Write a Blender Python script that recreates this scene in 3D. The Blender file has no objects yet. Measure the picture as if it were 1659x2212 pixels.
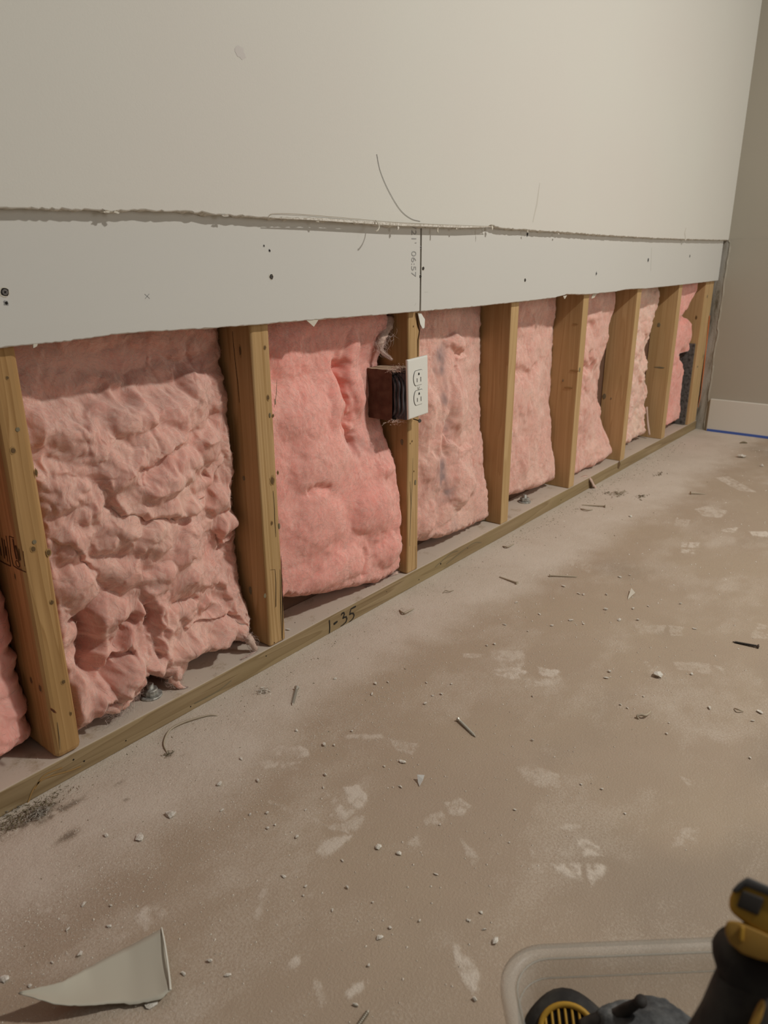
import bpy, bmesh, math, random
import numpy as np
from mathutils import Vector, Matrix, noise as mnoise

C = bpy.context.scene.collection
SC = bpy.context.scene

# ------------------------------------------------------------------ camera
CAM = np.array([-0.77899, -0.88386, 0.69162])
YAW, PITCH, ROLL, FPX = 0.67501, -0.33052, -0.00513, 1576.0
def cam_axes():
    cy, sy = math.cos(YAW), math.sin(YAW)
    f = np.array([cy*math.cos(PITCH), sy*math.cos(PITCH), math.sin(PITCH)])
    r = np.array([sy, -cy, 0.0]); u = np.cross(r, f)
    c, s = math.cos(ROLL), math.sin(ROLL)
    return c*r+s*u, -s*r+c*u, f
RT, UP, FW = cam_axes()
cd = bpy.data.cameras.new('camera'); cam = bpy.data.objects.new('camera', cd); C.objects.link(cam)
cam.matrix_world = Matrix(((RT[0], UP[0], -FW[0], CAM[0]), (RT[1], UP[1], -FW[1], CAM[1]), (RT[2], UP[2], -FW[2], CAM[2]), (0, 0, 0, 1)))
cd.sensor_fit = 'VERTICAL'; cd.sensor_height = 36.0; cd.lens = FPX/2212*36.0
cd.clip_start = 0.02; cd.clip_end = 50
cd.dof.use_dof = True; cd.dof.focus_distance = 1.25; cd.dof.aperture_fstop = 8.5
SC.camera = cam

# ------------------------------------------------------------------ light
w = bpy.data.worlds.new('world'); SC.world = w; w.use_nodes = True
bg = w.node_tree.nodes['Background']; bg.inputs[0].default_value = (1.0, 0.95, 0.89, 1); bg.inputs[1].default_value = 0.10
def disc_light(name, loc, power, size, target=None, col=(1.0, 0.957, 0.895)):
    l = bpy.data.lights.new(name, 'AREA'); l.shape = 'DISK'; l.size = size; l.energy = power; l.color = col
    o = bpy.data.objects.new(name, l); C.objects.link(o); o.location = loc
    d = Vector(target)-Vector(loc) if target else Vector((0, 0, -1))
    o.rotation_euler = d.to_track_quat('-Z', 'Y').to_euler(); return o
disc_light('ceiling_lamp', (.92, -1.85, 2.42), 56, 0.17)
disc_light('room_fill_light', (1.9, -3.7, 1.5), 23, 1.5, (1.2, 0, .9), (1.0, .965, .92))  # soft fill added out of view, standing in for light from the room side
SC.view_settings.view_transform = 'Standard'
SC.view_settings.look = 'None'
SC.view_settings.gamma = 1
SC.view_settings.exposure = 0.0
SC.view_settings.use_curve_mapping = False

# ------------------------------------------------------------------ helpers
rnd = random.Random(7)
def at(px, py, axis, val):
    """point of a real plane (x, y or z = val) that the photograph shows at px, py"""
    d = RT*((px-829.5)/FPX)+UP*(-(py-1106)/FPX)+FW
    return CAM+d*((val-CAM[axis])/d[axis])
def ad(px, py, dist):
    d = RT*((px-829.5)/FPX)+UP*(-(py-1106)/FPX)+FW
    return CAM+d/np.linalg.norm(d)*dist
def link(name, me, parent=None, loc=None):
    o = bpy.data.objects.new(name, me); C.objects.link(o)
    if loc is not None: o.location = loc
    if parent: o.parent = parent
    return o
def obj(name, bm, mat, parent=None, loc=None, smooth=False):
    me = bpy.data.meshes.new(name)
    if smooth:
        for f in bm.faces: f.smooth = True
    bm.to_mesh(me); bm.free()
    for m in (mat if isinstance(mat, (list, tuple)) else [mat]): me.materials.append(m)
    return link(name, me, parent, loc)
def pyobj(name, vs, fs, mat, parent=None, loc=None, smooth=False):
    me = bpy.data.meshes.new(name); me.from_pydata([tuple(map(float, v)) for v in vs], [], [tuple(map(int, f)) for f in fs])
    if smooth: me.polygons.foreach_set('use_smooth', [True]*len(me.polygons))
    me.update(); me.materials.append(mat)
    return link(name, me, parent, loc)
def tag(o, label, cat, group=None, kind=None):
    o['label'] = label; o['category'] = cat
    if group: o['group'] = group
    if kind: o['kind'] = kind
    return o
def empty(name, loc):
    o = bpy.data.objects.new(name, None); o.empty_display_size = 0.02; C.objects.link(o); o.location = loc; return o
def thing(name, label, cat, loc=(0, 0, 0), group=None):
    return tag(empty(name, loc), label, cat, group)
def bm_box(x0, x1, y0, y1, z0, z1, bev=0, seg=2, bm=None):
    b = bmesh.new(); bmesh.ops.create_cube(b, size=1)
    for v in b.verts: v.co = Vector((x0+(v.co.x+.5)*(x1-x0), y0+(v.co.y+.5)*(y1-y0), z0+(v.co.z+.5)*(z1-z0)))
    if bev: bmesh.ops.bevel(b, geom=list(b.edges), offset=bev, segments=seg, profile=.5, affect='EDGES')
    if bm is None: return b
    me = bpy.data.meshes.new('tmp'); b.to_mesh(me); b.free(); bm.from_mesh(me); bpy.data.meshes.remove(me); return bm
def tube(bm, pts, rad, n=6, caps=True):
    pts = [Vector(p) for p in pts]; rings = []
    rads = rad if isinstance(rad, (list, tuple)) else [rad]*len(pts)
    ref = Vector((0.3, 0.2, 1)).normalized()
    for i, p in enumerate(pts):
        t = (pts[min(i+1, len(pts)-1)]-pts[max(i-1, 0)]).normalized()
        a = t.cross(ref)
        if a.length < .05: a = t.cross(Vector((1, 0, 0)))
        a.normalize(); b = t.cross(a)
        rings.append([bm.verts.new(p+(a*math.cos(2*math.pi*k/n)+b*math.sin(2*math.pi*k/n))*rads[i]) for k in range(n)])
    for r0, r1 in zip(rings, rings[1:]):
        for k in range(n): bm.faces.new((r0[k], r0[(k+1) % n], r1[(k+1) % n], r1[k]))
    if caps: bm.faces.new(rings[0][::-1]); bm.faces.new(rings[-1])
    return bm
def lathe(bm, prof, n=20, M=None):
    rings = []
    for r, z in prof:
        rings.append([bm.verts.new(Vector((r*math.cos(2*math.pi*k/n), r*math.sin(2*math.pi*k/n), z))) for k in range(n)])
    for r0, r1 in zip(rings, rings[1:]):
        for k in range(n): bm.faces.new((r0[k], r0[(k+1) % n], r1[(k+1) % n], r1[k]))
    bm.faces.new(rings[0][::-1]); bm.faces.new(rings[-1])
    if M is not None: bmesh.ops.transform(bm, matrix=M, verts=[v for r in rings for v in r])
    return bm
def spline(pts, n=8):
    P = [np.array(p, float) for p in pts]; P = [2*P[0]-P[1]]+P+[2*P[-1]-P[-2]]; out = []
    for i in range(1, len(P)-2):
        for k in range(n):
            t = k/n
            out.append(.5*(2*P[i]+(P[i+1]-P[i-1])*t+(2*P[i-1]-5*P[i]+4*P[i+1]-P[i+2])*t*t+(3*P[i]-P[i-1]-3*P[i+1]+P[i+2])*t**3))
    out.append(P[-2]); return out
def ribbon(bm, pts, wid, nrm, thick=.0004):
    """flat marker or pencil stroke lying on a surface with normal nrm"""
    nrm = Vector(nrm); P = [Vector(p) for p in pts]; L = []
    ws = wid if isinstance(wid, (list, tuple)) else [wid]*len(P)
    for i, p in enumerate(P):
        t = (P[min(i+1, len(P)-1)]-P[max(i-1, 0)]).normalized(); s = t.cross(nrm).normalized()*ws[i]*.5
        L.append((bm.verts.new(p+s+nrm*thick), bm.verts.new(p-s+nrm*thick), bm.verts.new(p+s), bm.verts.new(p-s)))
    for a, b in zip(L, L[1:]):
        bm.faces.new((a[0], b[0], b[1], a[1])); bm.faces.new((a[2], b[2], b[0], a[0])); bm.faces.new((a[1], b[1], b[3], a[3]))
    return bm

# numpy value noise -------------------------------------------------
def _h(ix, iy, iz, s):
    n = (ix*374761393+iy*668265263+iz*2147483647+s*974634777) & 0xffffffff
    n = ((n ^ (n >> 13))*1274126177) & 0xffffffff; n = ((n ^ (n >> 15))*2246822519) & 0xffffffff
    return ((n ^ (n >> 16)) & 0xffff)/32767.5-1
def vn(x, y, z=0, s=0):
    x = np.asarray(x, float); y = np.asarray(y, float); z = np.zeros_like(x)+z
    ix = np.floor(x).astype(np.int64); iy = np.floor(y).astype(np.int64); iz = np.floor(z).astype(np.int64)
    fx, fy, fz = x-ix, y-iy, z-iz
    q = lambda t: t*t*t*(t*(t*6-15)+10)
    u, v, t = q(fx), q(fy), q(fz); r = 0
    for a in (0, 1):
        for b in (0, 1):
            for c in (0, 1):
                r = r+_h(ix+a, iy+b, iz+c, s)*(u if a else 1-u)*(v if b else 1-v)*(t if c else 1-t)
    return r
def fbm(x, y, o=4, s=0, g=.5):
    r = 0; a = 1; tot = 0
    for i in range(o): r = r+a*vn(x, y, 0, s+i); tot += a; x = np.asarray(x)*2.03+3.1; y = np.asarray(y)*2.03-1.7; a *= g
    return r/tot
def sstep(a, b, x):
    t = np.clip((x-a)/(b-a), 0, 1); return t*t*(3-2*t)
def polydist(X, Z, pts):
    """distance, signed side and position along a polyline"""
    best = np.full(X.shape, 1e9); side = np.zeros(X.shape); T = np.zeros(X.shape)
    n = len(pts)-1
    for i, (a, b) in enumerate(zip(pts, pts[1:])):
        dx, dz = b[0]-a[0], b[1]-a[1]; L = dx*dx+dz*dz+1e-12
        t = np.clip(((X-a[0])*dx+(Z-a[1])*dz)/L, 0, 1)
        ex, ez = X-a[0]-t*dx, Z-a[1]-t*dz; d = np.hypot(ex, ez)
        s = np.sign(dx*ez-dz*ex); m = d < best
        best = np.where(m, d, best); side = np.where(m, s, side); T = np.where(m, (i+t)/n, T)
    return best, side, T

# ------------------------------------------------------------------ materials
def newmat(name, base=(.8, .8, .8), rough=.6, spec=.3, metal=0):
    m = bpy.data.materials.new(name); m.use_nodes = True; b = m.node_tree.nodes['Principled BSDF']
    b.inputs['Base Color'].default_value = (*base, 1); b.inputs['Roughness'].default_value = rough
    b.inputs['Specular IOR Level'].default_value = spec; b.inputs['Metallic'].default_value = metal
    return m
class NB:
    def __init__(s, m): s.m = m; s.t = m.node_tree; s.b = s.t.nodes['Principled BSDF']
    def n(s, typ, **k):
        x = s.t.nodes.new(typ)
        for a, v in k.items():
            if a in ('ins',):
                for i, vv in v.items(): x.inputs[i].default_value = vv
            else: setattr(x, a, v)
        return x
    def l(s, a, b): s.t.links.new(a, b)
    def coord(s, which='Object', scale=(1, 1, 1), rot=(0, 0, 0)):
        c = s.n('ShaderNodeTexCoord'); mp = s.n('ShaderNodeMapping'); mp.inputs['Scale'].default_value = scale; mp.inputs['Rotation'].default_value = rot
        s.l(c.outputs[which], mp.inputs[0]); return mp.outputs[0]
    def noise(s, vec, scale, detail=4, rough=.5, dist=0):
        x = s.n('ShaderNodeTexNoise'); x.inputs['Scale'].default_value = scale; x.inputs['Detail'].default_value = detail
        x.inputs['Roughness'].default_value = rough; x.inputs['Distortion'].default_value = dist
        if vec is not None: s.l(vec, x.inputs['Vector'])
        return x.outputs['Fac']
    def ramp(s, fac, stops):
        x = s.n('ShaderNodeValToRGB'); e = x.color_ramp.elements
        while len(e) < len(stops): e.new(.5)
        for i, (p, c) in enumerate(stops): e[i].position = p; e[i].color = (*c, 1) if len(c) == 3 else c
        s.l(fac, x.inputs[0]); return x.outputs[0]
    def mix(s, fac, a, b, mode='MIX'):
        x = s.n('ShaderNodeMix', data_type='RGBA', blend_type=mode)
        for sock, v in ((x.inputs[0], fac), (x.inputs[6], a), (x.inputs[7], b)):
            if isinstance(v, (int, float)): sock.default_value = v
            elif isinstance(v, tuple): sock.default_value = (*v, 1)
            else: s.l(v, sock)
        return x.outputs[2]
    def math(s, op, a, b=0, clamp=False):
        x = s.n('ShaderNodeMath', operation=op, use_clamp=clamp)
        for sock, v in ((x.inputs[0], a), (x.inputs[1], b)):
            if isinstance(v, (int, float)): sock.default_value = v
            else: s.l(v, sock)
        return x.outputs[0]
    def bump(s, h, strength=.3, dist=.001):
        x = s.n('ShaderNodeBump'); x.inputs['Strength'].default_value = strength; x.inputs['Distance'].default_value = dist
        s.l(h, x.inputs['Height']); s.l(x.outputs[0], s.b.inputs['Normal'])
    def col(s, c): s.l(c, s.b.inputs['Base Color'])
G = lambda v: (v, v, v)

def painted(name, a, b, fine=.25):
    m = newmat(name, a, .75, .2); k = NB(m); v = k.coord('Object')
    k.col(k.mix(k.ramp(k.noise(v, 1.7, 3), [(.35, G(0)), (.65, G(1))]), a, b))
    k.bump(k.noise(v, 420, 3, .6), fine, .0006); return m
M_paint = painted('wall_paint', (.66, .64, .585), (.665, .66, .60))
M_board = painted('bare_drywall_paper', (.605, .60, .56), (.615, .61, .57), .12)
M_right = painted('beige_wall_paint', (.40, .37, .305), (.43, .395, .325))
M_trim = painted('white_trim_paint', (.62, .60, .53), (.66, .63, .56))
M_tape = newmat('blue_masking_tape', (.07, .13, .42), .6)
M_gyp = newmat('gypsum_core', (.70, .67, .60), .9, .1)
k = NB(M_gyp); v = k.coord('Object'); k.col(k.ramp(k.noise(v, 260, 4, .6), [(.3, (.42, .38, .31)), (.62, (.74, .71, .64))])); k.bump(k.noise(v, 500, 3), .8, .001)
M_paper = newmat('torn_drywall_paper', (.60, .56, .47), .85, .1)
M_kraft = newmat('brown_paper', (.42, .36, .27), .85, .1)
M_mud = newmat('scraped_joint_compound', (.4, .37, .31), .9, .1)
k = NB(M_mud); v = k.coord('Object', (1, 9, 9), (math.radians(42), 0, 0)); v2 = k.coord('Object', (1, 30, 5), (math.radians(42), 0, 0))
k.col(k.ramp(k.noise(v2, 1.3, 4, .6, .6), [(.36, (.15, .125, .09)), (.46, (.33, .30, .25)), (.6, (.42, .40, .355))])); k.bump(k.noise(v, 20, 3), .6, .002)

def wood(name, light, dark, grain=(60, 60, 2.2), axis='z', dust=None):
    m = newmat(name, light, .62, .25); k = NB(m)
    c = k.n('ShaderNodeTexCoord'); inf = k.n('ShaderNodeObjectInfo')
    add = k.n('ShaderNodeVectorMath', operation='ADD'); sc = k.n('ShaderNodeVectorMath', operation='SCALE'); sc.inputs[3].default_value = 13.7
    comb = k.n('ShaderNodeCombineXYZ')
    for i in range(3): k.l(inf.outputs['Random'], comb.inputs[i])
    k.l(comb.outputs[0], sc.inputs[0]); k.l(c.outputs['Object'], add.inputs[0]); k.l(sc.outputs[0], add.inputs[1])
    mp = k.n('ShaderNodeMapping'); mp.inputs['Scale'].default_value = grain; k.l(add.outputs[0], mp.inputs[0])
    mp2 = k.n('ShaderNodeMapping'); g2 = [g*.22 for g in grain]; mp2.inputs['Scale'].default_value = g2; k.l(add.outputs[0], mp2.inputs[0])
    mp3 = k.n('ShaderNodeMapping'); mp3.inputs['Scale'].default_value = [g*4 for g in grain]; k.l(add.outputs[0], mp3.inputs[0])
    broad = k.noise(mp2.outputs[0], 1.0, 3, .5, 1.2)
    rings = k.math('FRACT', k.math('MULTIPLY', broad, 9.0))
    rings = k.ramp(rings, [(0, G(.0)), (.75, G(.55)), (.93, G(1)), (1, G(0))])
    fine = k.noise(mp.outputs[0], 1.4, 4, .6, .4)
    streak = k.noise(mp3.outputs[0], 1.0, 2)
    f = k.math('ADD', k.math('MULTIPLY', rings, .40), k.math('ADD', k.math('MULTIPLY', fine, .75), k.math('MULTIPLY', streak, .25)))
    col = k.ramp(f, [(.32, light), (.62, tuple(.5*(a+b) for a, b in zip(light, dark))), (.95, dark)])
    tone = k.noise(add.outputs[0], 5, 2)
    col = k.mix(k.ramp(tone, [(.42, G(0)), (.7, G(.55))]), col, tuple(x*y for x, y in zip(light, (.74, .75, .62))))
    if dust:
        geo = k.n('ShaderNodeNewGeometry'); sep = k.n('ShaderNodeSeparateXYZ'); k.l(geo.outputs['Normal'], sep.inputs[0])
        dn = k.math('ADD', k.noise(c.outputs['Object'], 22, 5, .6), k.math('MULTIPLY', k.noise(c.outputs['Object'], 300, 2), .25))
        mask = k.math('MULTIPLY', k.ramp(sep.outputs[2], [(.55, G(0)), (.9, G(1))]), k.ramp(dn, [(.38, G(.35)), (.55, G(1))]))
        col = k.mix(mask, col, dust)
    k.col(col); k.bump(k.math('ADD', fine, k.math('MULTIPLY', streak, .5)), .25, .0008); return m
M_wood = wood('stud_pine', (.56, .375, .185), (.36, .215, .085))
M_wood_l = wood('stud_pine_pale', (.60, .415, .215), (.44, .275, .125))
M_wood_d = wood('stud_pine_deep', (.52, .325, .14), (.31, .17, .06))
M_plate = wood('treated_plate', (.385, .29, .165), (.22, .15, .075), (2.0, 40, 45), dust=(.56, .485, .40))
M_knot = newmat('knot', (.13, .075, .03), .6)
M_knot2 = newmat('knot_halo', (.33, .20, .075), .6)
M_knotg = newmat('knot_grey', (.20, .165, .10), .6)
M_crack = newmat('crack', (.035, .02, .01), .9)
M_ink = newmat('stamp_ink', (.075, .035, .015), .8, .1)
M_marker = newmat('black_marker', (.025, .022, .018), .5, .2)
M_pencil = newmat('grey_print', (.33, .33, .32), .8, .1)
M_dark = newmat('dark_hole', (.02, .018, .016), .8, .1)
M_steel = newmat('dark_screw_steel', (.14, .13, .12), .42, .5, .8)
M_zinc = newmat('galvanised_steel', (.42, .42, .38), .5, .5, .55)
k = NB(M_zinc); v = k.coord('Object'); k.col(k.ramp(k.noise(v, 120, 4), [(.35, (.24, .235, .21)), (.6, (.5, .5, .46))])); k.bump(k.noise(v, 300, 3), .4, .0006)
M_zincs = newmat('zinc_screw', (.50, .47, .40), .42, .5, .45)
M_white = newmat('white_plastic', (.76, .76, .70), .35, .4)
M_slot = newmat('slot_dark', (.05, .045, .04), .7)
M_box = newmat('old_box_brown', (.135, .062, .04), .85, .1)
k = NB(M_box); v = k.coord('Object'); geo = k.n('ShaderNodeNewGeometry'); sep = k.n('ShaderNodeSeparateXYZ'); k.l(geo.outputs['Normal'], sep.inputs[0])
k.col(k.mix(k.ramp(sep.outputs[2], [(.5, G(0)), (.8, G(1))]), k.ramp(k.noise(v, 60, 4), [(.35, (.10, .05, .035)), (.7, (.155, .085, .058))]), (.42, .32, .22))); k.bump(k.noise(v, 200, 3), .5, .001)
M_cable = newmat('dusty_dark_cable', (.075, .07, .075), .6)
k = NB(M_cable); v = k.coord('Object', (1, 1, .15)); k.col(k.ramp(k.noise(v, 260, 3), [(.4, (.05, .045, .05)), (.7, (.15, .14, .155))]))
M_foam = newmat('dark_sheathing', (.13, .125, .115), .9, .1)
k = NB(M_foam); v = k.coord('Object'); k.col(k.ramp(k.noise(v, 90, 3), [(.3, (.05, .045, .04)), (.5, (.13, .125, .115)), (.7, (.17, .16, .15))]))
M_fuzz = newmat('dusty_fuzz', (.62, .46, .38), .95, .05)
M_orange = newmat('orange_paint', (.66, .19, .055), .7)

def pinkmat(name, a, b, c):
    m = newmat(name, a, .95, .06); k = NB(m); v = k.coord('Object')
    st = k.coord('Object', (1, 1, .35), (0, .5, 0)); st2 = k.coord('Object', (.25, 1, 1.3), (0, -.35, 0))
    n1 = k.noise(v, 9, 5, .55, .8); n2 = k.noise(st, 90, 5, .65, 1.5); n3 = k.noise(st2, 260, 4, .7, 1.0)
    col = k.mix(k.ramp(n1, [(.36, G(0)), (.66, G(1))]), a, b)
    col = k.mix(k.ramp(n2, [(.42, G(0)), (.78, G(.6))]), col, c)
    at_ = k.n('ShaderNodeAttribute'); at_.attribute_name = 'stain'
    col = k.mix(at_.outputs['Fac'], col, (.31, .215, .205))
    k.col(col)
    h = k.math('ADD', k.math('MULTIPLY', n2, 1.0), k.math('MULTIPLY', n3, .55))
    k.bump(h, .35, .0016)
    k.b.inputs['Subsurface Weight'].default_value = .7
    k.b.inputs['Subsurface Radius'].default_value = (1.0, .42, .35); k.b.inputs['Subsurface Scale'].default_value = .009
    return m
M_pink = pinkmat('pink_insulation', (.70, .37, .305), (.765, .47, .385), (.85, .62, .53))
M_coral = pinkmat('coral_insulation', (.83, .355, .30), (.86, .43, .365), (.92, .60, .52))
M_cream = pinkmat('pale_insulation', (.80, .50, .42), (.80, .56, .45), (.88, .68, .56))
M_fibre = newmat('pink_fibre', (.92, .66, .57), .8, .1)

# ------------------------------------------------------------------ floor (concrete with swept dust)
def build_floor():
    xs = np.concatenate([np.arange(-1.2, -.7, .01), np.arange(-.7, .7, .003), np.arange(.7, 2.55, .007)]); ys = np.concatenate([np.arange(-1.35, -.8, .012), np.arange(-.8, .02, .0032), [.1]])
    X, Y = np.meshgrid(xs, ys); nx, ny = len(xs), len(ys)
    d = -Y
    edge = .165+.05*fbm(X*5, Y*5, 3, 11)+.03*fbm(X*22, Y*22, 3, 12)+.035*np.exp(-((X+.45)/.25)**2)+.06*sstep(.6, 1.6, X)+.03*sstep(.1, .5, X)
    dust = 1-sstep(-.07, .09, d-edge)
    dust = dust*(.86+.2*fbm(X*14, Y*14, 3, 5))
    # broad thin haze of dust further out
    haze = sstep(-.15, .5, fbm(X*6+4, Y*10, 5, 21, .65))*.30
    streak = sstep(.1, .6, fbm(X*9-Y*4, Y*15+X*6, 4, 31))*.16
    dust = np.maximum(dust, haze+streak)
    # scuffs and shoe prints, each (px, py, half sizes, angle, strength, number of tread gaps)
    for (poly, s_) in [([(742,1703),(773,1699),(795,1716),(793,1740),(773,1750),(754,1738)],0.8),([(722,1740),(736,1736),(768,1751),(742,1773),(709,1763)],0.6),([(773,1760),(791,1763),(773,1797),(702,1783),(742,1777)],0.35),([(763,1804),(736,1831),(702,1858),(678,1841),(702,1814)],0.55),([(699,1709),(719,1716),(736,1730),(702,1743),(688,1730)],0.35),([(577,1733),(591,1735),(695,1777),(756,1800),(742,1798),(675,1773)],0.7),([(962,1736),(989,1723),(1019,1743),(999,1763),(972,1757)],0.5),([(918,1763),(951,1750),(968,1770),(945,1783),(914,1783)],0.4),([(908,1787),(884,1810),(877,1824),(904,1831)],0.35),([(614,1611),(624,1603),(665,1615),(668,1635),(641,1638),(613,1632)],0.55),([(580,1628),(604,1608),(620,1611),(606,1634)],0.5),([(560,1645),(574,1640),(604,1645),(594,1659),(570,1662)],0.55),([(607,1645),(655,1645),(641,1665),(601,1662)],0.45),([(1204,1777),(1255,1783),(1255,1796),(1201,1790)],0.5),([(1245,1817),(1268,1812),(1295,1831),(1306,1852),(1255,1852)],0.75),([(1184,1866),(1255,1866),(1260,1906),(1214,1891)],0.7),([(1265,1866),(1309,1868),(1306,1891),(1275,1913)],0.7),([(1144,1831),(1238,1824),(1248,1852),(1147,1854)],0.3),([(1140,1864),(1177,1866),(1177,1891),(1147,1885)],0.3),([(972,2033),(989,2047),(1026,2080),(1040,2107),(1029,2158),(1005,2121),(985,2080)],0.6),([(742,2144),(763,2127),(793,2121),(783,2138),(763,2148),(749,2161)],0.85),([(628,2070),(641,2065),(651,2080),(641,2090),(621,2090)],0.75),([(992,1804),(1012,1824),(1036,1851),(1029,1871),(1005,1844)],0.35),([(1117,1659),(1147,1649),(1208,1676),(1211,1703),(1181,1709),(1134,1686)],0.32),([(1066,1446),(1113,1443),(1140,1450),(1120,1470),(1073,1460)],0.55),([(1161,1443),(1204,1446),(1208,1460),(1174,1460)],0.8),([(1107,1443),(1127,1446),(1120,1456)],0.9),([(1127,1466),(1188,1466),(1201,1480),(1147,1483)],0.45),([(1471,1790),(1511,1790),(1505,1824),(1444,1834)],0.3),([(1471,1679),(1498,1686),(1484,1699)],0.4),([(641,1922),(685,1925),(675,1942),(641,1939)],0.3),([(678,2117),(702,2127),(705,2168),(685,2178)],0.35),([(742,1588),(823,1585),(830,1595),(749,1596)],0.4),([(837,1595),(904,1608),(891,1628),(857,1622)],0.35),([(1473,1171),(1487,1171),(1482,1183),(1472,1182)],0.5),([(1489,1171),(1513,1171),(1508,1184),(1485,1183)],0.55),([(1472,1186),(1505,1187),(1501,1197),(1471,1194)],0.5),([(1618,1147),(1659,1149),(1659,1161),(1628,1159)],0.95),([(1091,1211),(1139,1209),(1143,1222),(1137,1228),(1093,1234)],0.5),([(1148,1207),(1169,1207),(1171,1217),(1151,1219)],0.5),([(1151,1222),(1165,1222),(1163,1238),(1149,1238)],0.4),([(1183,1211),(1246,1209),(1238,1222),(1191,1222)],0.4),([(1254,1211),(1278,1207),(1274,1238),(1254,1234)],0.3),([(1501,1099),(1528,1093),(1572,1103),(1556,1119),(1516,1115)],0.45),([(1544,1032),(1572,1028),(1636,1064),(1596,1060)],0.5),([(1056,1405),(1131,1405),(1135,1437),(1079,1457)],0.4),([(1099,1441),(1127,1441),(1119,1457)],0.9),([(1161,1441),(1207,1451),(1191,1463),(1167,1453)],0.85),([(1369,1350),(1437,1350),(1433,1371),(1381,1369)],0.28),([(1443,1350),(1477,1354),(1473,1373),(1447,1373)],0.28),([(1453,1429),(1536,1433),(1532,1457),(1461,1445)],0.28),([(1544,1437),(1568,1441),(1564,1457)],0.4),([(1222,1461),(1135,1469),(1131,1485),(1199,1483)],0.3),([(1000,1411),(1044,1413),(1040,1420),(1000,1421)],0.5),([(1556,1143),(1596,1139),(1588,1151),(1560,1149)],0.5),([(1636,1346),(1659,1350),(1659,1381),(1620,1377)],0.3),([(1461,1119),(1493,1123),(1485,1139),(1453,1135)],0.3),([(1389,1429),(1401,1427),(1413,1449),(1405,1453)],0.35),([(285,1975),(310,1960),(345,1957),(362,1972),(340,1992),(318,2010),(295,1998)],0.6),([(235,2025),(275,2002),(285,2015),(250,2045)],0.35),([(75,1955),(112,1952),(118,1962),(105,1972),(80,1968)],0.55),([(110,1972),(160,1985),(150,2000),(120,1990)],0.3),([(545,1990),(560,1920),(580,1880),(590,1880),(575,1930),(560,1990)],0.4),([(1160,1440),(1210,1450),(1195,1465),(1165,1455)],0.6)]:
        pp = [tuple(at(px, py, 2, 0)[:2]) for px, py in poly]; cx = sum(p[0] for p in pp)/len(pp); cy = sum(p[1] for p in pp)/len(pp); R_ = max(math.hypot(p[0]-cx, p[1]-cy) for p in pp)+.02
        j0, j1 = np.searchsorted(xs, cx-R_), np.searchsorted(xs, cx+R_); i0, i1 = np.searchsorted(ys, cy-R_), np.searchsorted(ys, cy+R_)
        if j1-j0 < 2 or i1-i0 < 2: continue
        sx, sy = X[i0:i1, j0:j1], Y[i0:i1, j0:j1]; wx = sx+.0035*fbm(sx*70, sy*70, 3, 41); wy = sy+.0035*fbm(sx*70, sy*70, 3, 42)
        d, _, _ = polydist(wx, wy, pp+[pp[0]]); ins = np.zeros(sx.shape, bool)
        for (ax_, ay_), (bx_, by_) in zip(pp, pp[1:]+pp[:1]):
            ins ^= ((ay_ > wy) != (by_ > wy)) & (wx < (bx_-ax_)*(wy-ay_)/((by_-ay_) or 1e-9)+ax_)
        sd = np.where(ins, d, -d); soft = .0018+.022*R_; m = sstep(-soft, soft, sd)*(.72+.75*fbm(sx*130, sy*130, 3, 51)+.4*fbm(sx*30, sy*30, 2, 52))
        dust[i0:i1, j0:j1] = np.maximum(dust[i0:i1, j0:j1], np.clip(m*1.2, 0, 1.15)*min(1.1, s_*1.3+.05))
    # swept-bare strip and damp dark stain patches
    dark = sstep(.2, .6, fbm(X*2.3+9, Y*3.3, 3, 61))*.5
    for (px, py, rx, ry, s_) in [(60, 1770, .05, .012, .9), (110, 1760, .02, .01, .8), (30, 1790, .03, .008, .8), (160, 1735, .04, .006, .55), (150, 1805, .02, .008, .5), (870, 1318, .01, .005, .3), (145, 1806, .012, .006, .8), (260, 1690, .012, .003, .5), (270, 1730, .006, .003, .7), (365, 1632, .006, .004, .7), (395, 1632, .006, .002, .6)]:
        p = at(px, py, 2, 0); m = np.exp(-((X-p[0])/rx)**2-((Y-p[1])/ry)**2)*np.clip(.8+1.6*fbm(X*80, Y*80, 3, 71), 0, 1.4)
        dust = dust*(1-np.clip(m*s_, 0, .85)); dark = np.maximum(dark, m*s_*1.6)
    Z = .0006*dust*(1+.6*fbm(X*120, Y*120, 2, 81))
    V = np.stack([X, Y, Z], -1).reshape(-1, 3)
    i = (np.arange(ny-1)[:, None]*nx+np.arange(nx-1)).ravel()
    F = np.stack([i, i+1, i+nx+1, i+nx], 1)
    me = bpy.data.meshes.new('floor'); me.vertices.add(len(V)); me.vertices.foreach_set('co', V.ravel())
    me.loops.add(F.size); me.loops.foreach_set('vertex_index', F.ravel()); me.polygons.add(len(F))
    me.polygons.foreach_set('loop_start', np.arange(0, F.size, 4)); me.polygons.foreach_set('loop_total', np.full(len(F), 4)); me.update(); me.validate()
    for nm, arr in (('dust', dust), ('stain', dark)):
        a = me.attributes.new(nm, 'FLOAT', 'POINT'); a.data.foreach_set('value', np.clip(arr, 0, 1).ravel().astype(np.float32))
    me.polygons.foreach_set('use_smooth', [True]*len(me.polygons))
    m = newmat('dusty_concrete', (.3, .24, .17), .6, .25); k = NB(m); v = k.coord('Object')
    ad_ = k.n('ShaderNodeAttribute'); ad_.attribute_name = 'dust'; as_ = k.n('ShaderNodeAttribute'); as_.attribute_name = 'stain'
    base = k.mix(k.ramp(k.noise(v, 2.6, 5, .6), [(.38, G(0)), (.64, G(1))]), (.40, .315, .235), (.42, .335, .245))
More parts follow.
